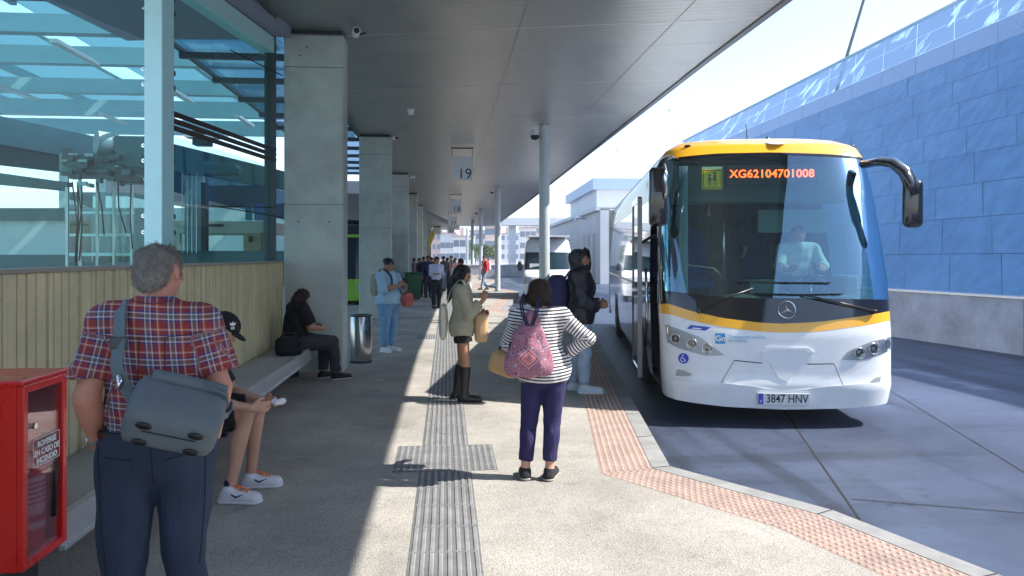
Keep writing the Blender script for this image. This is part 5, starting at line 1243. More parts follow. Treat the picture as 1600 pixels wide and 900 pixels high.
        return d.mesh(name, m, s.o, res or s.res, noise, nf, gc, attr)
    def trousers(s, m, g=.012, upto=2.0, noise=.004, nf=22, name='trousers', topz=None, flare=.004, attr=None):
        d = Sdf(); d.ell(s.J['pelvis'], A(.097*s.hips, .074, .078)*s.h*A(s.b, s.b, 1)+g, s.PF, .05)
        if topz: d.ell((s.J['pelvis']+s.J['waist'])/2 + s.T[:, 1]*s.belly*.2, A(.088, .066, .05)*s.h*A(s.b, s.b, 1)+g+A(1, 1, 0)*s.belly*.3, s.PF, .05)
        for q in 'lr': s.leg(d, q, g, upto, flare)
        gc = [(A(0, 0, topz), A(0, 0, 1))] if topz else None
        return d.mesh(name, m, s.o, s.res, noise, nf, gc, attr)
    def shoes(s, m, g=.008, sole=None, topz=.075, name='shoe', boots=None, laces=None):
        for q in 'lr':
            d = Sdf(); s.foot(d, q, g); z = topz
            if boots: s.leg(d, q, g, 1+boots, .004); 
            base = s.J['to'+q][2]-.016*s.h
            clip = [(A(0, 0, max(0.002, base)), A(0, 0, -1))]
            an, kn = s.J['an'+q], s.J['kn'+q]
            n = nrm_(kn-an)
            clip.append((kn + (an-kn)*.12, n) if boots else (an + n*(.02*s.h), n))
            o = d.mesh(name, m, s.o, min(s.res, .008), 0, 20, clip)
            if sole is not None:
                d2 = Sdf(); s.foot(d2, q, g+.005); d2.mesh('sole', sole, o, min(s.res, .008), 0, 20, [(A(0, 0, max(.001, base-.001)), A(0, 0, -1)), (A(0, 0, max(0, base)+.021), A(0, 0, 1))])
            if laces is not None:
                f = s.J['to'+q]-an; f[2] = 0; f = nrm_(f); sd_ = A(f[1], -f[0], 0); mb = MB()
                for k in range(6):
                    t = .2+.11*k; c = an + (s.J['to'+q]-an)*t + A(0, 0, .021*s.h + g - .006 + .012*(1-t)); mb.tube([c-sd_*.022-A(0, 0, .010), c+A(0, 0, .006), c+sd_*.022-A(0, 0, .010)], .006, 6)
                mb.build('laces', laces, o, smooth=True)
    def hair(s, m, ells, noise=.004, nf=60, name='hair', cones=(), res=None, face=True, long=None):
        H_, c, u = s.HR, s.J['headc'], s.hs; P = lambda v: c + H_ @ (A(*v)*u); d = Sdf()
        for e in ells: d.ell(P(e[0]), A(*e[1])*u, H_, .02)
        for a, b, ra, rb in cones: d.cone(P(a), P(b), ra*u, rb*u, .025)
        if face:
            d.ell(P((0, .46, -.16)), A(.30, .30, .40)*u, H_, .01, sub=True)
        o = d.mesh(name, m, s.o, res or min(s.res, .007), noise, nf)
        if o is not None and s.res < .0125: strands(o, s.J['headc'] + H_ @ (A(0, .05, .30)*u), long or .13*u)
        return o
    def wpt(s, v): return s.o.matrix_basis @ Vector(v)
def strands(o, crown, ln, n=2600, wd=.0011):
    me = o.data; nv = len(me.vertices); npoly = len(me.polygons)
    co = np.empty(nv*3); me.vertices.foreach_get('co', co); co = co.reshape(-1, 3); no = np.empty(nv*3); me.vertices.foreach_get('normal', no); no = no.reshape(-1, 3)
    r = np.random.default_rng(5); ids = r.integers(0, nv, n); p = co[ids] + r.normal(0, .002, (n, 3)); nn = no[ids]
    dr = co[ids]-crown; dr /= np.linalg.norm(dr, axis=1)[:, None]+1e-6; dr = dr*.7 + A(0, 0, -1)*.9; dr += r.normal(0, .22, (n, 3)); dr -= nn*(dr*nn).sum(1)[:, None]; dr /= np.linalg.norm(dr, axis=1)[:, None]+1e-6
    sd_ = np.cross(nn, dr); L_ = ln*r.uniform(.6, 1.4, n)[:, None]
    a = p - nn*.001; b = p + dr*L_*.5 + nn*.004; c = p + dr*L_ + nn*.0025
    q = np.stack([a-sd_*wd, a+sd_*wd, b+sd_*wd, b-sd_*wd, c], 1).reshape(-1, 3)
    vs = [v.co[:] for v in me.vertices] + [tuple(v) for v in q]; fs = [tuple(f.vertices) for f in me.polygons]
    for i in range(n): k = nv+5*i; fs += [(k, k+1, k+2, k+3), (k+3, k+2, k+4)]
    m2 = bpy.data.meshes.new(me.name); m2.from_pydata(vs, [], fs); m2.materials.append(me.materials[0]); m2.polygons.foreach_set('use_smooth', [True]*len(m2.polygons)); o.data = m2
cap_base = [((0, -.07, .13), (.365, .44, .385))]
# ---- pattern materials
def pattern(name, build, rough=.85):
    m = bpy.data.materials.new(name); m.use_nodes = True; t = m.node_tree; b = t.nodes['Principled BSDF']; b.inputs['Roughness'].default_value = rough
    u = N(t, 'ShaderNodeAttribute', attribute_name='pu'); v = N(t, 'ShaderNodeAttribute', attribute_name='pv')
    t.links.new(build(t, u.outputs['Fac'], v.outputs['Fac']), b.inputs['Base Color'])
    tc = N(t, 'ShaderNodeTexCoord'); n = N(t, 'ShaderNodeTexNoise'); n.inputs['Scale'].default_value = 160; t.links.new(tc.outputs['Object'], n.inputs['Vector'])
    bp = N(t, 'ShaderNodeBump'); bp.inputs['Strength'].default_value = .3; bp.inputs['Distance'].default_value = .01; t.links.new(n.outputs['Fac'], bp.inputs['Height']); t.links.new(bp.outputs[0], b.inputs['Normal'])
    return folds(m)
def fracn(t, x, p, off=0.0):
    a = N(t, 'ShaderNodeMath', operation='MULTIPLY_ADD'); a.inputs[1].default_value = 1/p; a.inputs[2].default_value = off; t.links.new(x, a.inputs[0])
    f = N(t, 'ShaderNodeMath', operation='FRACT'); t.links.new(a.outputs[0], f.inputs[0]); return f.outputs[0]
def mixc(t, a, b, fac, mode='MIX'):
    x = N(t, 'ShaderNodeMix', data_type='RGBA', blend_type=mode)
    if isinstance(fac, float): x.inputs[0].default_value = fac
    else: t.links.new(fac, x.inputs[0])
    for s_, i in ((a, 6), (b, 7)):
        if isinstance(s_, tuple): x.inputs[i].default_value = (*s_, 1)
        else: t.links.new(s_, x.inputs[i])
    return x.outputs[2]
def plaid(t, u, v):
    red = (.27, .035, .035); nv = (.03, .035, .17); wh = (.60, .56, .58); gy = (.11, .12, .12); orr = (.50, .17, .05)
    st = [(0, red), (.16, nv), (.25, wh), (.31, gy), (.47, wh), (.53, nv), (.62, red), (.78, wh), (.82, orr), (.88, red)]
    outs = []
    for x, p in ((u, .082), (v, .088)):
        r = ramp(t, st, 'CONSTANT'); t.links.new(fracn(t, x, p), r.inputs[0]); outs.append(r.outputs[0])
    return mixc(t, outs[0], outs[1], .5)
def stripes(t, u, v):
    r = ramp(t, [(0, (.70, .69, .68)), (.56, (.015, .014, .03))], 'CONSTANT'); t.links.new(fracn(t, v, .0245), r.inputs[0]); return r.outputs[0]
def at_depth(px, d, z=0.0): p = DP(px, 400, d); p.z = z; return p
# ---------------------------------------------------------------- 1 foreground man
ML = at_depth(243, 2.98); 
man = Person(ML, R(15), 1.745, 'person in a red and navy plaid shirt seen from behind, grey bag on the back', b=1.10, skin=skin4, head=(-24, 12, -3), belly=.05, hips=.97, res=.008,
    j=dict(headc=(.015, .02, 1.628), neckb=(0, -.01, 1.50), shl=(-.168, -.01, 1.435), shr=(.172, -.01, 1.43), ell=(-.236, -.05, 1.155), elr=(.240, -.04, 1.165), wrl=(-.215, .05, .955), wrr=(.215, .06, .95), hdl=(-.19, .08, .89), hdr=(.19, .08, .88),
           hipl=(-.093, 0, .92), hipr=(.093, 0, .92), knl=(-.115, .01, .50), knr=(.115, .02, .50), anl=(-.12, -.02, .08), anr=(.12, -.01, .08), tol=(-.16, .15, .03), tor=(.16, .15, .03)))
def plaid_attr(V):
    J = man.J; u = V[:, 0].copy()*1.0 + .02*np.sin(V[:, 2]*5); v = V[:, 2].copy() + .01*np.sin(V[:, 0]*9)
    for q, sg in (('l', -1), ('r', 1)):
        a, e = J['sh'+q], J['el'+q]; ax = nrm_(e-a); t = (V-a)@ax; dd = np.linalg.norm(V-a-t[:, None]*ax, axis=1); mk = (t > .05) & (dd < .085)
        sd_ = nrm_(np.cross(ax, A(0, 1, 0))); u[mk] = ((V[mk]-a)@sd_); v[mk] = t[mk]
    return {'pu': u + 2, 'pv': v + 2}
man.top(pattern('plaid_cloth', plaid), g=.020, sleeves=.78, hem=.985, noise=.008, nf=20, flare=.014, attr=plaid_attr, res=.008)
man.trousers(fabric('navy_chino', (.026, .038, .075), noise=.25, ns=9), g=.022, noise=.012, nf=13, topz=1.015, flare=.012)
mb = MB(); P = []
for i in range(41):
    a = 2*math.pi*i/40; x, y = .205*math.cos(a), .165*math.sin(a)+.012; P.append([Vector((x, y, .985)), Vector((x*1.02, y*1.02, .99)), Vector((x*1.02, y*1.02, 1.012)), Vector((x, y, 1.016))])
mb.grid(P); mb.build('belt', mat('belt_leather', (.03, .015, .01), .45), man.o, smooth=True)
from mathutils.bvhtree import BVHTree
def stitch(o, lines, m, r=.0022, name='seam'):
    me = o.data; bv = BVHTree.FromPolygons([v.co[:] for v in me.vertices], [tuple(p.vertices) for p in me.polygons])
    for pts in lines:
        P = []
        for (x0, z0), (x1, z1) in zip(pts[:-1], pts[1:]):
            n_ = max(2, int(math.hypot(x1-x0, z1-z0)/.012))
            for i in range(n_):
                t = i/n_; hit = bv.ray_cast(Vector((x0+(x1-x0)*t, -1, z0+(z1-z0)*t)), Vector((0, 1, 0)))
                if hit[0] is not None: P.append(hit[0] + hit[1]*.0008)
        if len(P) > 2: MB().tube(P, r, 6).build(name, m, o, smooth=True)
_tr = [c for c in man.o.children if c.name.startswith('trousers')][0]; _sh = [c for c in man.o.children if c.name.startswith('shirt')][0]
_nv = mat('thread_navy', (.010, .014, .03), .9)
stitch(_tr, [[(0, .995), (.002, .80)], [(-.165, .93), (-.05, .915)], [(.05, .915), (.165, .93)], [(-.19, .96), (-.185, .7), (-.165, .45)], [(.19, .96), (.185, .7), (.165, .45)]], _nv)
stitch(_sh, [[(-.19, 1.40), (-.1, 1.385), (0, 1.38), (.1, 1.385), (.19, 1.40)], [(-.045, 1.38), (-.05, 1.0)], [(.045, 1.38), (.05, 1.0)], [(-.08, 1.525), (0, 1.512), (.08, 1.525)]], mat('thread_wine', (.10, .02, .03), .9), .0018)
man.shoes(mat('brown_shoe', (.03, .02, .015), .4), sole=M['rubber'])
hg = mat('grey_hair', (.30, .27, .24), .7, noise=.4, nscale=60, bump=.8, bscale=300)
man.hair(hg, [((0, -.085, .145), (.352, .415, .37)), ((0, -.27, -.08), (.285, .20, .30))], noise=.005, nf=80)
def ear(): pass
w0 = man.J['wrl']; wd_ = nrm_(w0-man.J['ell']); MB().cyl(w0-wd_*.03, w0-wd_*.012, .036, n=18).build('wristwatch', M['chrome'], man.o, ang=40)
# shoulder bag
bgm = mat('bag_grey', (.145, .175, .19), .8, noise=.08, nscale=10, bump=.5, bscale=260); 
MM = Matrix.Translation(ML) @ Matrix.Rotation(R(15), 4, 'Z'); BCl = Vector((.095, -.285, 1.105)); BC = MM @ BCl
Rb = Matrix.Rotation(R(17), 4, 'Y') @ Matrix.Rotation(R(-56), 4, 'X') @ Matrix.Scale(.93, 4)
bag = empty('shoulder_bag', BC, R(15), 'grey soft shoulder bag with four oval feet, worn across the back of the plaid shirt', 'bag')
def rbox(lo, hi, sub=6, bulge=.0, M4=None, sag=0):
    mb = MB(); lo = Vector(lo); hi = Vector(hi); c = (lo+hi)/2; hf = (hi-lo)/2
    n = sub
    for ax in range(3):
        for sg in (-1, 1):
            P = []
            for i in range(n+1):
                row = []
                for j in range(n+1):
                    a = -1+2*i/n; b = -1+2*j/n; q = [0, 0, 0]; q[ax] = sg; q[(ax+1) % 3] = a; q[(ax+2) % 3] = b
                    v = Vector((q[0]*hf.x, q[1]*hf.y, q[2]*hf.z))
                    f = (1-a**4)*(1-b**4)*bulge; v[ax] += sg*f
                    if sag: v.z -= sag*(1-(q[0])**2)*(q[2] > .4) ; 
                    p = c+v; row.append(M4 @ p if M4 is not None else p)
                P.append(row)
            mb.grid(P, flip=(sg < 0))
    return mb
def clean_build(mb, name, m, parent, bevel=.02, seg=3):
    me = bpy.data.meshes.new(name); me.from_pydata([tuple(p) for p in mb.v], [], mb.f)
    bm = bmesh.new(); bm.from_mesh(me); bmesh.ops.remove_doubles(bm, verts=bm.verts, dist=1e-4); bmesh.ops.recalc_face_normals(bm, faces=bm.faces)
    es = [e for e in bm.edges if len(e.link_faces) == 2 and e.calc_face_angle(0) > R(40)]
    if bevel: bmesh.ops.bevel(bm, geom=es, offset=bevel, segments=seg, affect='EDGES', profile=.5, clamp_overlap=True)
    bm.to_mesh(me); bm.free(); return link(name, me, m, parent, True)
bb = clean_build(rbox((-.165, -.085, -.11), (.165, .085, .12), 6, .014, Rb, .02), 'pouch', bgm, bag, .022)
mb = MB()
for sx in (-.095, .095):
    for sy in (-.045, .045):
        mb = MB(); mb.ball((sx, sy, -.125), (.030, .017, .009), 10); mb2 = MB(); mb2.v = [tuple(Rb @ Vector(v)) for v in mb.v]; mb2.f = mb.f; mb2.build('foot', M['black'], bag, smooth=True)

clean_build(rbox((-.13, -.10, .085), (.16, .105, .135), 6, .008, Rb), 'flap', bgm, bag, .018)
mb = MB(); mb.tube([Rb @ Vector(v) for v in ((.05, -.095, .12), (.08, -.115, .09), (.16, -.105, .07), (.175, -.04, .08))], .010, 8, (1, .6)); mb.build('grab_handle', bgm, bag, smooth=True)
mb = MB(); mb.tube([Rb @ Vector(v) for v in ((-.10, -.02, -.128), (.10, -.02, -.128), )], .002, 6); mb.build('zip', M['black'], bag)
st = [Rb @ Vector((-.165, .03, .06))] + [Vector(v)-BCl for v in ((-.105, -.215, 1.28), (-.105, -.185, 1.36), (-.108, -.150, 1.43), (-.112, -.095, 1.485), (-.11, -.01, 1.515), (-.09, .09, 1.47), (0, .23, 1.3), (.17, .25, 1.12), (.27, .10, 1.06), (.27, -.10, 1.06))] + [Rb @ Vector((.165, .02, .06))]
def ribbon(pts, wd, th, nrmf):
    # smooth a path and sweep a flat band
    pts = [Vector(p) for p in pts]; fine = []
    for i in range(len(pts)-1):
        p0 = pts[max(i-1, 0)]; p1 = pts[i]; p2 = pts[i+1]; p3 = pts[min(i+2, len(pts)-1)]
        for k in range(8):
            t = k/8; fine.append(.5*((2*p1)+(-p0+p2)*t+(2*p0-5*p1+4*p2-p3)*t*t+(-p0+3*p1-3*p2+p3)*t**3))
    fine.append(pts[-1]); mb = MB(); P = []
    for i, p in enumerate(fine):
        t = (fine[min(i+1, len(fine)-1)]-fine[max(i-1, 0)]).normalized(); n = Vector(nrmf(p)); n = (n-t*n.dot(t)).normalized(); s_ = t.cross(n)
        P.append([p+s_*wd/2, p+s_*wd/2+n*th, p-s_*wd/2+n*th, p-s_*wd/2, p+s_*wd/2])
    mb.grid(P); return mb
ribbon(st, .048, .006, lambda p: (p.x*.6, p.y-.28, (p.z-.1)*.6) if p.y < .25 else (p.x*.3, p.y-.25, p.z*.5)).build('strap', mat('strap_grey', (.15, .20, .215), .8, bump=.5, bscale=300), bag, smooth=False)
mb = MB(); mb.box((-.03, -.012, -.022), (.03, .004, .022), Matrix.Translation(Vector((-.106, -.178, 1.375))-BCl)); mb.build('buckle', mat('buckle', (.05, .06, .065), .4), bag, bevel=.004)
mb = MB(); mb.tube([Vector(v)-BCl for v in ((-.10, -.235, 1.26), (-.095, -.245, 1.235), (-.10, -.25, 1.21))], .011, 8); mb.build('clasp', M['chrome'], bag, smooth=True)
# ---------------------------------------------------------------- 2 seated teen
SL = Vector((-1.93, 5.42, 0))
blk = fabric('black_cotton', (.010, .010, .012)); 
Person.pnr = None
def seated(loc, rz, h, lab, skin, jj, b=1.0, head=(0, 0, 0), **kw):
    return Person(loc, rz, h, lab, b=b, skin=skin, head=head, j=jj, **kw)
tn = seated(SL, R(-90), 1.72, 'person in a black cap and black shorts sitting on the bench', skin1,
    dict(pelvis=(0, .0, .57), waist=(0, .03, .72), chest=(0, .12, .88), neckb=(0, .22, 1.05), headc=(.01, .36, 1.18), shl=(-.17, .19, .985), shr=(.17, .19, .985), ell=(-.2, .36, .70), elr=(.25, .34, .71), wrl=(-.05, .62, .655), wrr=(.22, .60, .66), hdl=(-.01, .70, .66), hdr=(.18, .70, .66),
         hipl=(-.09, .07, .56), hipr=(.09, .07, .56), knl=(-.13, .56, .60), knr=(.10, .54, .60), anl=(-.15, .50, .085), anr=(.17, .44, .085), tol=(-.17, .68, .028), tor=(.20, .62, .028)), head=(0, 38, 0), res=.008, b=.9)
tn.top(blk, g=.014, sleeves=.8, hem=None, flare=.012, collar=False, extra=lambda d: None)
tn.trousers(fabric('black_shorts', (.006, .006, .008)), g=.040, upto=.86, name='shorts', flare=.012)
tn.hair(mat('dark_hair', (.02, .013, .01), .7), [((0, -.12, .02), (.345, .36, .33))])
H_, hc, u = tn.HR, tn.J['headc'], tn.hs
P_ = lambda x, y, z: hc + H_ @ (A(x, y, z)*u)
d = Sdf(); d.ell(P_(0, -.04, .16), A(.40, .47, .39)*u, H_, .01); cpn = H_ @ A(0, 0, -1); capo = d.mesh('cap', fabric('cap_black', (.008, .008, .010)), tn.o, .006, 0, 20, [(P_(0, 0, .12), cpn)])
d = Sdf(); d.ell(P_(0, .45, .10), A(.30, .30, .045)*u, H_, .01); d.mesh('peak', fabric('peak_black', (.008, .008, .010)), capo, .005, 0)
Hm = Matrix(H_.tolist()).to_4x4(); Hm.translation = Vector(P_(.30, .17, .33)); 
mb = MB()   # three-leaf mark on the side of the cap front
nn = Vector(H_ @ nrm_(A(.72, .55, .35))); Rq = nn.to_track_quat('Z', 'Y'); c0 = Vector(P_(.30, .18, .30)) + nn*.010
for a in (-42, 0, 42):
    dv = Vector((math.sin(R(a)), math.cos(R(a)), 0)); sv = Vector((dv.y, -dv.x, 0))
    mb.add([c0 + Rq @ (dv*.002), c0 + Rq @ (dv*.018+sv*.008), c0 + Rq @ (dv*.036), c0 + Rq @ (dv*.018-sv*.008)], [(0, 1, 2, 3)])
for k in range(3): mb.add([c0 + Rq @ Vector((-.014, -.004-.007*k, 0)), c0 + Rq @ Vector((.014, -.004-.007*k, 0)), c0 + Rq @ Vector((.014, -.0085-.007*k, 0)), c0 + Rq @ Vector((-.014, -.0085-.007*k, 0))], [(0, 1, 2, 3)])
mb.build('leaf_mark', wt, capo)
tn.shoes(mat('sneaker_white', (.62, .62, .66), .5, noise=.05), g=.012, sole=mat('sole_white', (.70, .70, .72), .5), laces=mat('lace_orange', (.85, .22, .06), .6))
for q in 'lr':
    an = tn.J['an'+q]; f = nrm_((tn.J['to'+q]-an)*A(1, 1, 0)); sd_ = A(f[1], -f[0], 0)
    d = Sdf(); d.cone(an+A(0, 0, .0), an+A(0, 0, .05), .038, .033, .01); d.mesh('sock', fabric('sock_navy', (.015, .02, .05)), tn.o, .006)
    mb = MB(); c = an + f*.075 + sd_*(.046) + A(0, 0, -.025); mb.tube([c-f*.04+A(0, 0, .012), c-f*.01-A(0, 0, .008), c+f*.05+A(0, 0, .014)], [.005, .008, .001], 6); mb.build('curved_stripe', navy, tn.o, smooth=True)
pp = tn.wpt((.12, .755, .675))
o = empty('paper_wrapper', pp, 0, 'crumpled white paper held in the hands of the seated person in shorts', 'paper')
d = Sdf(); d.ell((0, 0, 0), (.045, .035, .018), k=.01); d.ell((.03, .01, .012), (.03, .025, .012), k=.01); d.mesh('sheet', mat('paper', (.75, .72, .70), .8), o, .005, .008, 90)
o = empty('backpack', (-2.1, 5.05, 0), R(20), 'black backpack on the floor beside the legs of the seated person in shorts', 'backpack')
clean_build(rbox((-.10, -.15, .0), (.15, .15, .30), 6, .02), 'body', fabric('pack_black', (.012, .012, .014)), o, .04); MB().tube([(.12, -.05, .28), (.14, -.02, .35), (.12, .04, .28)], .010, 8).build('handle', M['black'], o, smooth=True)
# ---------------------------------------------------------------- 3 seated woman in black
wb_ = seated(Vector((-2.08, 10.12, 0)), R(-58), 1.64, 'person in black with long brown hair sitting at the far end of the bench', skin2,
    dict(pelvis=(0, .05, .56), waist=(0, .06, .72), chest=(0, .10, .88), neckb=(0, .13, 1.03), headc=(0, .17, 1.14), shl=(-.18, .11, .985), shr=(.18, .11, .985), ell=(-.25, .16, .74), elr=(.25, .18, .75), wrl=(-.10, .38, .72), wrr=(.15, .38, .72), hdl=(-.05, .44, .73), hdr=(.1, .44, .73),
         hipl=(-.10, .08, .54), hipr=(.10, .08, .54), knl=(-.12, .55, .52), knr=(.12, .55, .52), anl=(-.10, .50, .085), anr=(.13, .60, .085), tol=(-.11, .67, .028), tor=(.14, .78, .028)), head=(-5, 30, 0), b=1.22, hips=1.15, res=.01, belly=.05)
wb_.top(fabric('black_jersey', (.006, .006, .008)), g=.03, sleeves=.85, flare=.02, noise=.007, nf=16, collar=False, extra=lambda d: None)
wb_.trousers(fabric('charcoal', (.035, .035, .042)), g=.022, upto=1.92, noise=.007)
wb_.shoes(fabric('dark_sneaker', (.02, .02, .022)), sole=mat('sole_pale', (.6, .6, .6), .5))
wb_.hair(mat('brown_hair', (.035, .014, .010), .6, noise=.3, nscale=40), [((0, -.08, .12), (.40, .46, .42)), ((0, -.26, -.25), (.38, .30, .5)), ((-.22, -.05, -.3), (.2, .25, .45)), ((.22, -.05, -.3), (.2, .25, .45))], noise=.005)
o = empty('handbag', (-1.98, 9.52, .462), R(15), 'black soft handbag on the bench behind the person in black', 'bag'); clean_build(rbox((-.14, -.12, 0), (.16, .12, .20), 6, .02), 'body', fabric('bag_black', (.01, .01, .012)), o, .04)
MB().tube([(-.1, 0, .18), (-.06, 0, .27), (.08, 0, .27), (.11, 0, .18)], .009, 8).build('handle', M['black'], o, smooth=True)
# ---------------------------------------------------------------- 4 woman in denim
BLc = GP(607, 550)
bwm = Person(BLc, R(-130), 1.66, 'person in a pale blue jacket and blue jeans standing and looking at a phone', b=1.22, skin=skin2, head=(-5, 22, 0), belly=.05, hips=1.18, res=.01,
    j=dict(ell=(-.27, .10, 1.12), elr=(.27, .10, 1.12), wrl=(-.06, .32, 1.20), wrr=(.08, .30, 1.18), hdl=(-.02, .38, 1.24), hdr=(.05, .38, 1.24)))
bwm.top(fabric('pale_denim', (.36, .55, .70), noise=.2), g=.022, sleeves=1.35, hem=.86, noise=.006, hemflare=.012, collar=True)
bwm.trousers(fabric('blue_jeans', (.16, .34, .56), noise=.2), g=.012, upto=1.90, noise=.005)
bwm.shoes(mat('white_trainer', (.72, .70, .74), .5), g=.010, sole=mat('sole_w', (.75, .75, .75), .5))
dkh = mat('black_hair', (.008, .006, .006), .45, noise=.3, nscale=40)
bwm.hair(dkh, [((0, -.09, .14), (.37, .43, .38)), ((0, -.52, .12), (.2, .18, .2))])
def phone(loc, rot, lab, col=(.01, .01, .012)):
    o = empty('phone', loc, 0, lab, 'phone'); o.rotation_euler = rot
    MB().box((-.037, -.005, -.075), (.037, .004, .075)).build('case', mat('phone_case', col, .4), o, bevel=.004); MB().box((-.033, .0045, -.07), (.033, .0055, .07)).build('screen', M['black'], o)
phone(bwm.wpt((.01, .43, 1.26)), (R(50), 0, R(-130)), 'dark phone in the hands of the person in denim')
o = empty('backpack', bwm.wpt((-.02, -.26, 0)) , R(-130), 'beige and blue backpack on the back of the person in denim', 'backpack')
clean_build(rbox((-.13, -.09, 1.0), (.13, .10, 1.36), 6, .02), 'body', fabric('pack_beige', (.32, .30, .24)), o, .05); 
for sx in (-.1, .1): ribbon([(sx, .08, 1.34), (sx*1.2, .16, 1.45), (sx*1.3, .27, 1.46), (sx*1.35, .43, 1.34), (sx*1.5, .44, 1.15), (sx*1.9, .26, 1.02), (sx, .1, 1.04)], .04, .008, lambda p: (p.x*.5, p.y-.25, p.z-1.25)).build('strap', fabric('strap_navy', (.03, .06, .12)), o)
o = empty('red_bag', bwm.wpt((-.22, .24, .98)), R(-130), 'small red and pink bag hanging in front of the person in denim', 'bag')
clean_build(rbox((-.10, -.05, -.16), (.10, .06, .05), 6, .015), 'body', fabric('bag_red', (.42, .10, .10), noise=.4), o, .03); MB().tube([(-.06, 0, .04), (0, -.02, .2), (.06, 0, .04)], .008, 8).build('handle', fabric('bag_red2', (.35, .05, .06)), o, smooth=True)
# ---------------------------------------------------------------- 5 girl with boots
GLc = GP(722, 626)
gl_ = Person(GLc, R(-92), 1.60, 'person with long black hair, beige cardigan and tall black boots holding up a phone', b=.86, skin=skin2, head=(0, 14, 0), res=.008, hips=1.06,
    j=dict(ell=(-.17, .04, 1.04), elr=(.18, .08, 1.02), wrl=(-.12, .21, 1.0), wrr=(.10, .25, 1.19), hdl=(-.10, .28, 1.02), hdr=(.07, .27, 1.27), knl=(-.07, .0, .455), knr=(.075, .045, .455), anl=(-.07, -.07, .075), anr=(.08, .02, .075), tol=(-.08, .09, .03), tor=(.09, .19, .03)))
gl_.top(fabric('beige_knit', (.36, .33, .23), noise=.12, bump=.8, bs=120), g=.030, sleeves=1.72, hem=.76, noise=.006, nf=15, hemflare=.018, name='cardigan', sleeve_g=.022, flare=.01)
gl_.trousers(fabric('black_skirt', (.008, .008, .010)), g=.022, upto=.36, name='skirt', flare=.02, topz=.90)
gl_.shoes(mat('boot_black', (.010, .010, .011), .28), g=.012, boots=.93, name='boot', sole=M['rubber'])
gl_.hair(dkh, [((0, -.07, .13), (.37, .44, .39)), ((0, -.34, -.15), (.33, .24, .45)), ((0, -.50, -.75), (.28, .20, .6)), ((0, -.42, -1.3), (.22, .15, .4))], long=.03, cones=[((.28, .0, .05), (.24, -.05, -.9), .13, .10), ((-.28, .0, .05), (-.24, -.05, -1.0), .13, .08), ((.22, .0, -.7), (.18, .12, -1.35), .10, .05)], noise=.004)
phone(gl_.wpt((.05, .33, 1.345)), (R(78), R(0), R(-92)), 'dark phone held flat in front of the face of the person in boots')
tan = fabric('tan_paper', (.52, .33, .17), noise=.1, ns=6)
o = empty('tote_bag', gl_.wpt((-.02, .23, .98)), R(-92), 'tan tote bag hanging from the forearm of the person in boots', 'bag')
clean_build(rbox((-.17, -.075, -.28), (.15, .065, .04), 6, .012), 'body', tan, o, .02); 
for sy in (-.03, .03): MB().tube([(-.08, sy, .03), (-.06, sy, .10), (.06, sy, .10), (.08, sy, .03)], .006, 8).build('handle', tan, o, smooth=True)
o = empty('tote_bag', gl_.wpt((.0, -.22, .86)), R(-92), 'cream cloth tote hanging behind the back of the person in boots', 'bag')
clean_build(rbox((-.13, -.03, -.12), (.13, .03, .26), 6, .022), 'body', fabric('cream_cloth', (.58, .55, .43)), o, .02); ribbon([(.09, .04, .25), (.12, .10, .45), (.13, .2, .56), (.12, .27, .50)], .03, .004, lambda p: (0, -1, 1)).build('strap', fabric('cream_cloth2', (.5, .52, .4)), o)
# ---------------------------------------------------------------- 6 striped woman
SWc = GP(833, 747)
def stripe_attr(V):
    J = sw.J; v = V[:, 2]*1.0 + .018*np.sin(V[:, 0]*7+1) + .5*np.maximum(0, 0)
    for q in 'lr':
        a, e, w_ = J['sh'+q], J['el'+q], J['wr'+q]
        for p0, p1, base in ((a, e, 0), (e, w_, np.linalg.norm(e-a))):
            ax = nrm_(p1-p0); L_ = np.linalg.norm(p1-p0); t = (V-p0)@ax; dd = np.linalg.norm(V-p0-t[:, None]*ax, axis=1); mk = (t > (.05 if base == 0 else -.01)) & (t < L_+.05) & (dd < .062)
            v[mk] = base+t[mk]
    return {'pu': V[:, 0], 'pv': v + 2}
sw = Person(SWc, R(-8), 1.535, 'person in a striped jacket and navy trousers, one hand on the hip, from behind', b=1.0, skin=skin1, head=(-25, 6, 0), res=.008, hips=1.1, belly=.01,
    j=dict(headc=(.055, .01, 1.415), neckb=(.05, -.01, 1.27), chest=(.06, 0, 1.12), waist=(.075, 0, .96), pelvis=(.08, 0, .82), shl=(-.125, -.005, 1.235), shr=(.225, -.01, 1.235), ell=(-.20, .10, 1.02), wrl=(-.16, .30, .95), hdl=(-.15, .38, .93), elr=(.415, -.04, 1.075), wrr=(.255, .02, .955), hdr=(.205, .0, .93),
           hipl=(.0, 0, .80), hipr=(.165, 0, .80), knl=(-.03, .01, .44), knr=(.145, .01, .44), anl=(-.06, -.02, .07), anr=(.125, -.03, .07), tol=(-.075, .11, .025), tor=(.16, .11, .025)))
sw.top(pattern('striped_cloth', stripes), g=.024, sleeves=1.82, hem=.745, noise=.005, nf=20, hemflare=.018, attr=stripe_attr, name='striped_jacket', sleeve_g=.016, flare=.008)
sw.trousers(fabric('navy_slim', (.018, .014, .075), noise=.15), g=.012, upto=1.80, noise=.003)
sw.shoes(fabric('black_flat', (.012, .012, .014)), g=.007, sole=mat('sole_grey', (.35, .33, .3), .6))
sw.hair(mat('auburn_hair', (.045, .020, .010), .55, noise=.45, nscale=45, bump=.8, bscale=200), [((0, -.08, .13), (.42, .48, .41)), ((0, -.22, -.18), (.42, .34, .36)), ((-.28, -.05, -.1), (.17, .25, .35)), ((.26, -.1, -.08), (.16, .22, .3))], noise=.007, nf=55, long=.04)
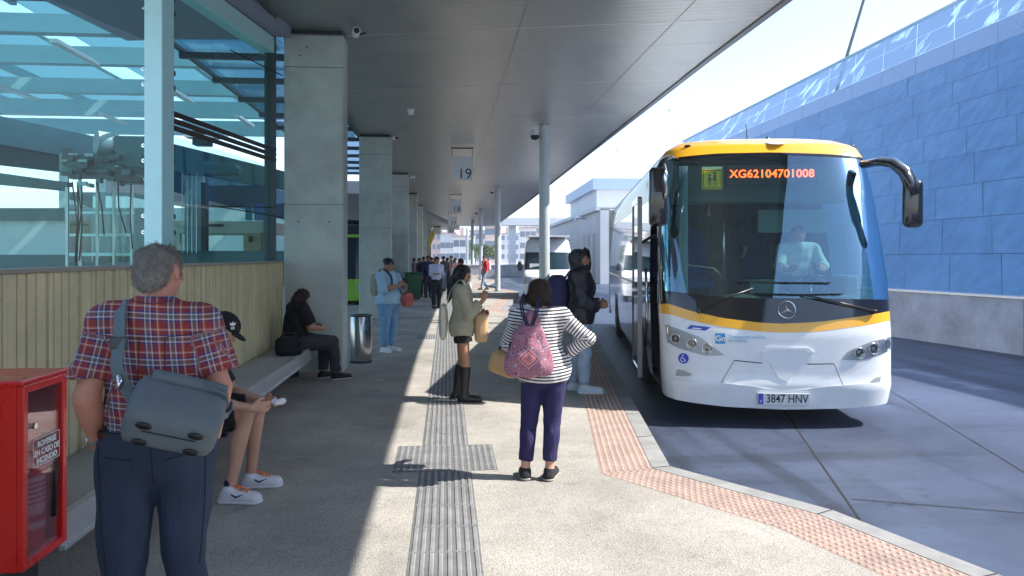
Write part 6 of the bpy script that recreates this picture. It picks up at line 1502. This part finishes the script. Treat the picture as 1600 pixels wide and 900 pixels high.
def paisley(t, u, v):
    tc = N(t, 'ShaderNodeCombineXYZ'); t.links.new(u, tc.inputs[0]); t.links.new(v, tc.inputs[1])
    vo = N(t, 'ShaderNodeTexVoronoi'); vo.inputs['Scale'].default_value = 30; t.links.new(tc.outputs[0], vo.inputs['Vector'])
    mu = N(t, 'ShaderNodeMath', operation='MULTIPLY'); mu.inputs[1].default_value = 3.2; t.links.new(vo.outputs['Distance'], mu.inputs[0]); fr_ = N(t, 'ShaderNodeMath', operation='FRACT'); t.links.new(mu.outputs[0], fr_.inputs[0])
    r = ramp(t, [(0, (.46, .09, .10)), (.25, (.05, .05, .16)), (.5, (.52, .36, .36)), (.72, (.08, .08, .22)), (.86, (.48, .11, .12))], 'CONSTANT'); t.links.new(fr_.outputs[0], r.inputs[0])
    # medallion: |u|/a + |v|/b rings
    au = N(t, 'ShaderNodeMath', operation='ABSOLUTE'); t.links.new(u, au.inputs[0]); av = N(t, 'ShaderNodeMath', operation='ABSOLUTE'); t.links.new(v, av.inputs[0])
    m1 = N(t, 'ShaderNodeMath', operation='MULTIPLY'); m1.inputs[1].default_value = 9.5; t.links.new(au.outputs[0], m1.inputs[0])
    m2 = N(t, 'ShaderNodeMath', operation='MULTIPLY_ADD'); m2.inputs[1].default_value = 11; t.links.new(av.outputs[0], m2.inputs[0]); t.links.new(m1.outputs[0], m2.inputs[2])
    r2 = ramp(t, [(0, (.5, .13, .16)), (.10, (.10, .08, .25)), (.18, (.55, .16, .17)), (.48, (.62, .35, .30)), (.58, (.42, .10, .13)), (.80, (.60, .42, .42)), (.88, (.12, .09, .3))], 'CONSTANT'); t.links.new(m2.outputs[0], r2.inputs[0])
    c = N(t, 'ShaderNodeMath', operation='LESS_THAN'); c.inputs[1].default_value = .94; t.links.new(m2.outputs[0], c.inputs[0])
    return mixc(t, r.outputs[0], r2.outputs[0], c.outputs[0])
BP = Vector((-.025, -.215, 0)) 
bo = empty('drawstring_backpack', sw.wpt((BP.x, BP.y, 1.0)), R(-8), 'pink and navy paisley drawstring backpack on the back of the striped jacket', 'backpack')
d = Sdf(); d.ell((0, 0, -.06), (.195, .085, .15), k=.05); d.ell((0, .0, .07), (.14, .075, .16), k=.05); d.ell((.11, 0, -.13), (.08, .06, .07), k=.05); d.ell((-.12, 0, -.13), (.08, .06, .07), k=.05); d.cone((0, .02, .18), (.02, .03, .235), .06, .075, .03)
def bpattr(V): return {'pu': V[:, 0]*(1.0), 'pv': V[:, 2]+.05}
bo.scale = (.9, .95, .95); d.mesh('pouch', pattern('paisley_cloth', paisley), bo, .007, .006, 34, None, bpattr)
cordm = mat('cord_navy', (.012, .010, .06), .7)
for sx in (-.06, .05):
    for k in (0, .018): MB().tube([(sx*.3+k, -.05, .20), (sx+k, -.04, .29), (sx*1.25+k, .03, .37), (sx*1.3+k+.02, .17, .43), (sx*1.3+k+.02, .30, .34)], .007, 8).build('cord', cordm, bo, smooth=True)
for sx in (-1, 1): MB().tube([(sx*.17, 0, -.16), (sx*.19, .06, -.10), (sx*.16, .14, .05)], .008, 8).build('cord', cordm, bo, smooth=True)
o = empty('brown_handbag', sw.wpt((-.235, .22, .865)), R(-8), 'small tan leather bag hanging at the left of the striped jacket', 'bag')
lth = mat('tan_leather', (.48, .29, .13), .5, noise=.1, nscale=12)
Mb = Matrix.Rotation(R(20), 4, 'Y'); clean_build(rbox((-.10, -.06, -.10), (.13, .06, .06), 6, .015, Mb), 'body', lth, o, .025); MB().tube([(-.05, 0, .07), (0, .02, .17), (.06, .06, .14), (.08, .02, .04)], .008, 8).build('handle', M['black'], o, smooth=True)
# ---------------------------------------------------------------- 7 hooded person
HLc = GP(906, 612)
hp = Person(HLc, R(-98), 1.77, 'person in a black puffer coat with the hood up and pale jeans', b=1.05, skin=skin2, head=(-12, -8, 0), res=.009,
    j=dict(ell=(-.27, .02, 1.13), elr=(.27, .02, 1.13), wrl=(-.14, .26, 1.10), wrr=(.15, .26, 1.08), hdl=(-.08, .33, 1.11), hdr=(.09, .33, 1.10), anl=(-.10, -.08, .08), anr=(.11, .05, .08), knl=(-.10, .02, .5), knr=(.10, .06, .5), tol=(-.10, .10, .03), tor=(.12, .24, .03)))
puf = fabric('black_puffer', (.010, .011, .020), rough=.45, noise=.2, ns=8)
hp.top(puf, g=.045, sleeves=1.85, hem=.86, noise=.010, nf=30, hemflare=.01, name='puffer_coat', sleeve_g=.032, flare=.012)
hp.trousers(fabric('pale_jeans', (.30, .40, .50), noise=.2), g=.02, upto=1.92, noise=.007)
hp.shoes(mat('pale_trainer', (.50, .58, .66), .5), g=.014, sole=mat('sole_w2', (.72, .72, .74), .5))
d = Sdf(); H_, hc, u = hp.HR, hp.J['headc'], hp.hs; P_ = lambda x, y, z: hc + H_ @ (A(x, y, z)*u)
d.ell(P_(0, -.12, .12), A(.50, .56, .50)*u, H_, .03); d.ell(P_(0, -.2, -.35), A(.48, .42, .35)*u, H_, .05); d.cone(P_(-.36, .2, .3), P_(.36, .2, .3), .16*u, k=.03); d.cone(P_(-.40, .2, .25), P_(-.34, .2, -.4), .15*u, k=.03); d.cone(P_(.40, .15, .25), P_(.34, .15, -.4), .10*u, k=.03)
d.ell(P_(0, .48, -.02), A(.34, .62, .40)*u, H_, .015, sub=True)
d.ell(P_(.30, .34, -.02), A(.28, .30, .30)*u, H_, .015, sub=True)
d.mesh('hood', puf, hp.o, .008, .006, 40)
mb = MB(); rg = random.Random(2)
d = Sdf()
for k in range(26):
    a = R(360*k/26); c = P_(.40*math.sin(a)-.0, .30+.10*math.cos(a)*0, .02+.46*math.cos(a)); 
    if math.sin(a) > .2 and abs(math.cos(a)) < .75: continue
    d.ell(c, A(.12, .14, .12)*u*rg.uniform(.8, 1.15), H_, .012)
d.mesh('fur_trim', fabric('fur_black', (.012, .010, .010)), hp.o, .007, .012, 110)
o = empty('backpack', hp.wpt((0, -.285, 0)), R(-98), 'navy backpack on the back of the hooded person', 'backpack')
clean_build(rbox((-.16, -.10, 1.02), (.16, .11, 1.44), 6, .025), 'body', fabric('pack_navy', (.014, .016, .07)), o, .06); clean_build(rbox((-.12, -.15, 1.06), (.12, -.10, 1.26), 6, .015), 'pocket', fabric('pack_navy2', (.014, .016, .06)), o, .03)
for sx in (-.11, .11): ribbon([(sx, .10, 1.42), (sx*1.3, .20, 1.53), (sx*1.4, .34, 1.50), (sx*1.5, .46, 1.32), (sx*1.9, .36, 1.12), (sx*1.2, .12, 1.08)], .05, .01, lambda p: (p.x*.5, p.y-.28, p.z-1.3)).build('strap', M['black'], o)
# ---------------------------------------------------------------- 8 far people
def simple(loc, rz, h, lab, sk_, topc, legc, hairc=(.02, .012, .01), b=1.0, group=None, sl=1.9, res=.018, shoe=(.03, .03, .03), j=None, longhair=False, head=(0, 8, 0), hem=None):
    p = Person(loc, rz, h, lab, b=b, skin=sk_, head=head, res=res, hands=False, group=group, j=j)
    p.top(fabric('cloth', topc), g=.02, sleeves=sl, noise=.006, hem=hem or .50*h, sleeve_g=.018); p.trousers(fabric('cloth', legc), g=.018, upto=1.92, noise=.005)
    p.hair(mat('hair', hairc, .7), cap_base + ([((0, -.3, -.4), (.33, .25, .5))] if longhair else []), res=res*.8); p.shoes(mat('shoe', shoe, .5), g=.012)
    return p
p8 = simple(GP(682, 482), R(-150), 1.68, 'person in a pale blue shirt and black trousers standing by the far pillars', skin2, (.42, .48, .68), (.010, .010, .02), b=1.08, sl=1.45, j=dict(elr=(.22, .02, 1.10), wrr=(.10, .25, 1.12), hdr=(.05, .30, 1.13), ell=(-.22, .02, 1.08), wrl=(-.12, .22, 1.05), hdl=(-.06, .28, 1.05)), res=.012)
crowd = [(655, 33, 1.62, (.35, .10, .08), (.02, .02, .03), 'person with a red top in the far crowd, leftmost', 1), (662, 31, 1.68, (.02, .03, .10), (.02, .02, .03), 'person in dark navy clothes in the far crowd, behind the wheelie bin', 0), (669, 30, 1.72, (.03, .03, .09), (.03, .03, .06), 'taller person in a dark coat in the far crowd', 0), (674, 35, 1.65, (.42, .40, .42), (.02, .02, .03), 'person in a pale grey top half hidden by the pale blue shirt', 0),
         (693, 36, 1.70, (.03, .03, .04), (.10, .13, .22), 'person in black right of the pale blue shirt in the far crowd', 0), (699, 38, 1.62, (.28, .18, .12), (.05, .05, .06), 'person in a brown top in the far crowd', 1), (705, 40, 1.72, (.05, .22, .20), (.40, .38, .34), 'person in green in the far crowd', 0), (711, 37, 1.60, (.55, .25, .28), (.04, .04, .08), 'person in a pink top in the far crowd', 1), (647, 36, 1.6, (.15, .12, .12), (.03, .03, .03), 'person half hidden by the fourth pillar', 0)]
for i, (px, d_, h_, tc_, lc_, lab, lh) in enumerate(crowd): simple(at_depth(px, d_), R(random.uniform(0, 360)), h_, lab, (skin1, skin2, skin3)[i % 3], tc_, lc_, b=random.uniform(.95, 1.15), group='far crowd on the platform', longhair=bool(lh), res=.02)
simple(at_depth(720, 19.5), R(-20), 1.64, 'person in white with short dark hair, behind the long haired person in boots', skin3, (.70, .70, .72), (.04, .04, .06), res=.014)
rp = simple(GP(757, 453), R(110), 1.74, 'person in a red jacket walking far down the platform edge', skin3, (.60, .02, .025), (.20, .26, .36), res=.016, j=dict(knl=(-.1, .12, .48), anl=(-.1, .22, .09), tol=(-.1, .36, .05), anr=(.1, -.2, .12), tor=(.1, -.08, .03)))
o = empty('backpack', rp.wpt((0, -.2, 0)), R(110), 'pink and white backpack on the person in the red jacket', 'backpack'); clean_build(rbox((-.15, -.10, .98), (.15, .06, 1.42), 4, .02), 'body', fabric('pack_pink', (.70, .45, .50)), o, .05)
for sx in (-.1, .1): ribbon([(sx, .06, 1.4), (sx, .2, 1.5), (sx, .33, 1.35), (sx, .3, 1.1), (sx, .05, 1.02)], .04, .01, lambda p: (0, p.y-.2, p.z-1.3)).build('strap', M['white'], o)
# people aboard the coach
def busw(v): return bus.matrix_basis @ Vector(v)
bus.matrix_basis = Matrix.Translation(BL) @ Matrix.Rotation(-BY, 4, 'Z')
z0 = 1.02
dv = Person(busw((.62, 1.62, z0)), -BY + R(180), 1.72, 'driver in a white shirt at the wheel of the coach', b=1.10, skin=skin4, head=(0, 5, 0), res=.011, belly=.04, hands=True,
    j=dict(pelvis=(0, 0, .50), waist=(0, .0, .64), chest=(0, .02, .80), neckb=(0, .03, .97), headc=(0, .05, 1.10), shl=(-.19, .03, .92), shr=(.19, .03, .92), ell=(-.27, .16, .70), elr=(.27, .16, .70), wrl=(-.20, .36, .66), wrr=(.20, .36, .66), hdl=(-.17, .43, .68), hdr=(.17, .43, .68),
           hipl=(-.10, .04, .49), hipr=(.10, .04, .49), knl=(-.14, .42, .50), knr=(.14, .42, .50), anl=(-.14, .48, .10), anr=(.14, .48, .10), tol=(-.15, .62, .04), tor=(.15, .62, .04)))
dv.top(fabric('white_shirt', (.55, .56, .56)), g=.02, sleeves=1.5, noise=.005); dv.trousers(fabric('dark_trs', (.02, .02, .03)), g=.015, upto=1.9); dv.shoes(M['black']); dv.hair(mat('hair_gr', (.12, .10, .09), .7), [((0, -.10, .17), (.35, .40, .34))])
st_ = Person(busw((-.20, 2.15, z0+.05)), -BY + R(170), 1.80, 'person in black standing in the coach aisle beside the driver', b=1.15, skin=skin1, head=(20, 5, 0), res=.012, j=dict(headc=(0, .02, 1.68), elr=(.28, .05, 1.20), wrr=(.20, .22, 1.35), hdr=(.20, .25, 1.43)))
st_.top(fabric('blackj', (.008, .008, .010)), g=.035, sleeves=1.9, noise=.006); st_.trousers(fabric('blackt', (.01, .01, .012)), g=.02); st_.shoes(M['black']); st_.hair(dkh, cap_base)
for p_, n1, n2 in ((dv, 'driver', None), (st_, 'standing', None)): pass

# ---------------------------------------------------------------- air

HZ = .0013
if HZ > 0:
    hm = bpy.data.materials.new('haze_air'); hm.use_nodes = True; t = hm.node_tree; t.nodes.clear(); ou = N(t, 'ShaderNodeOutputMaterial'); pv = N(t, 'ShaderNodeVolumePrincipled')
    pv.inputs['Color'].default_value = (.92, .95, 1, 1); pv.inputs['Density'].default_value = HZ; pv.inputs['Anisotropy'].default_value = .3; t.links.new(pv.outputs[0], ou.inputs['Volume'])
    tag(MB().box((-640, -240, ROAD-1.2), (640, 940, 42)).build('haze', hm), kind='stuff')
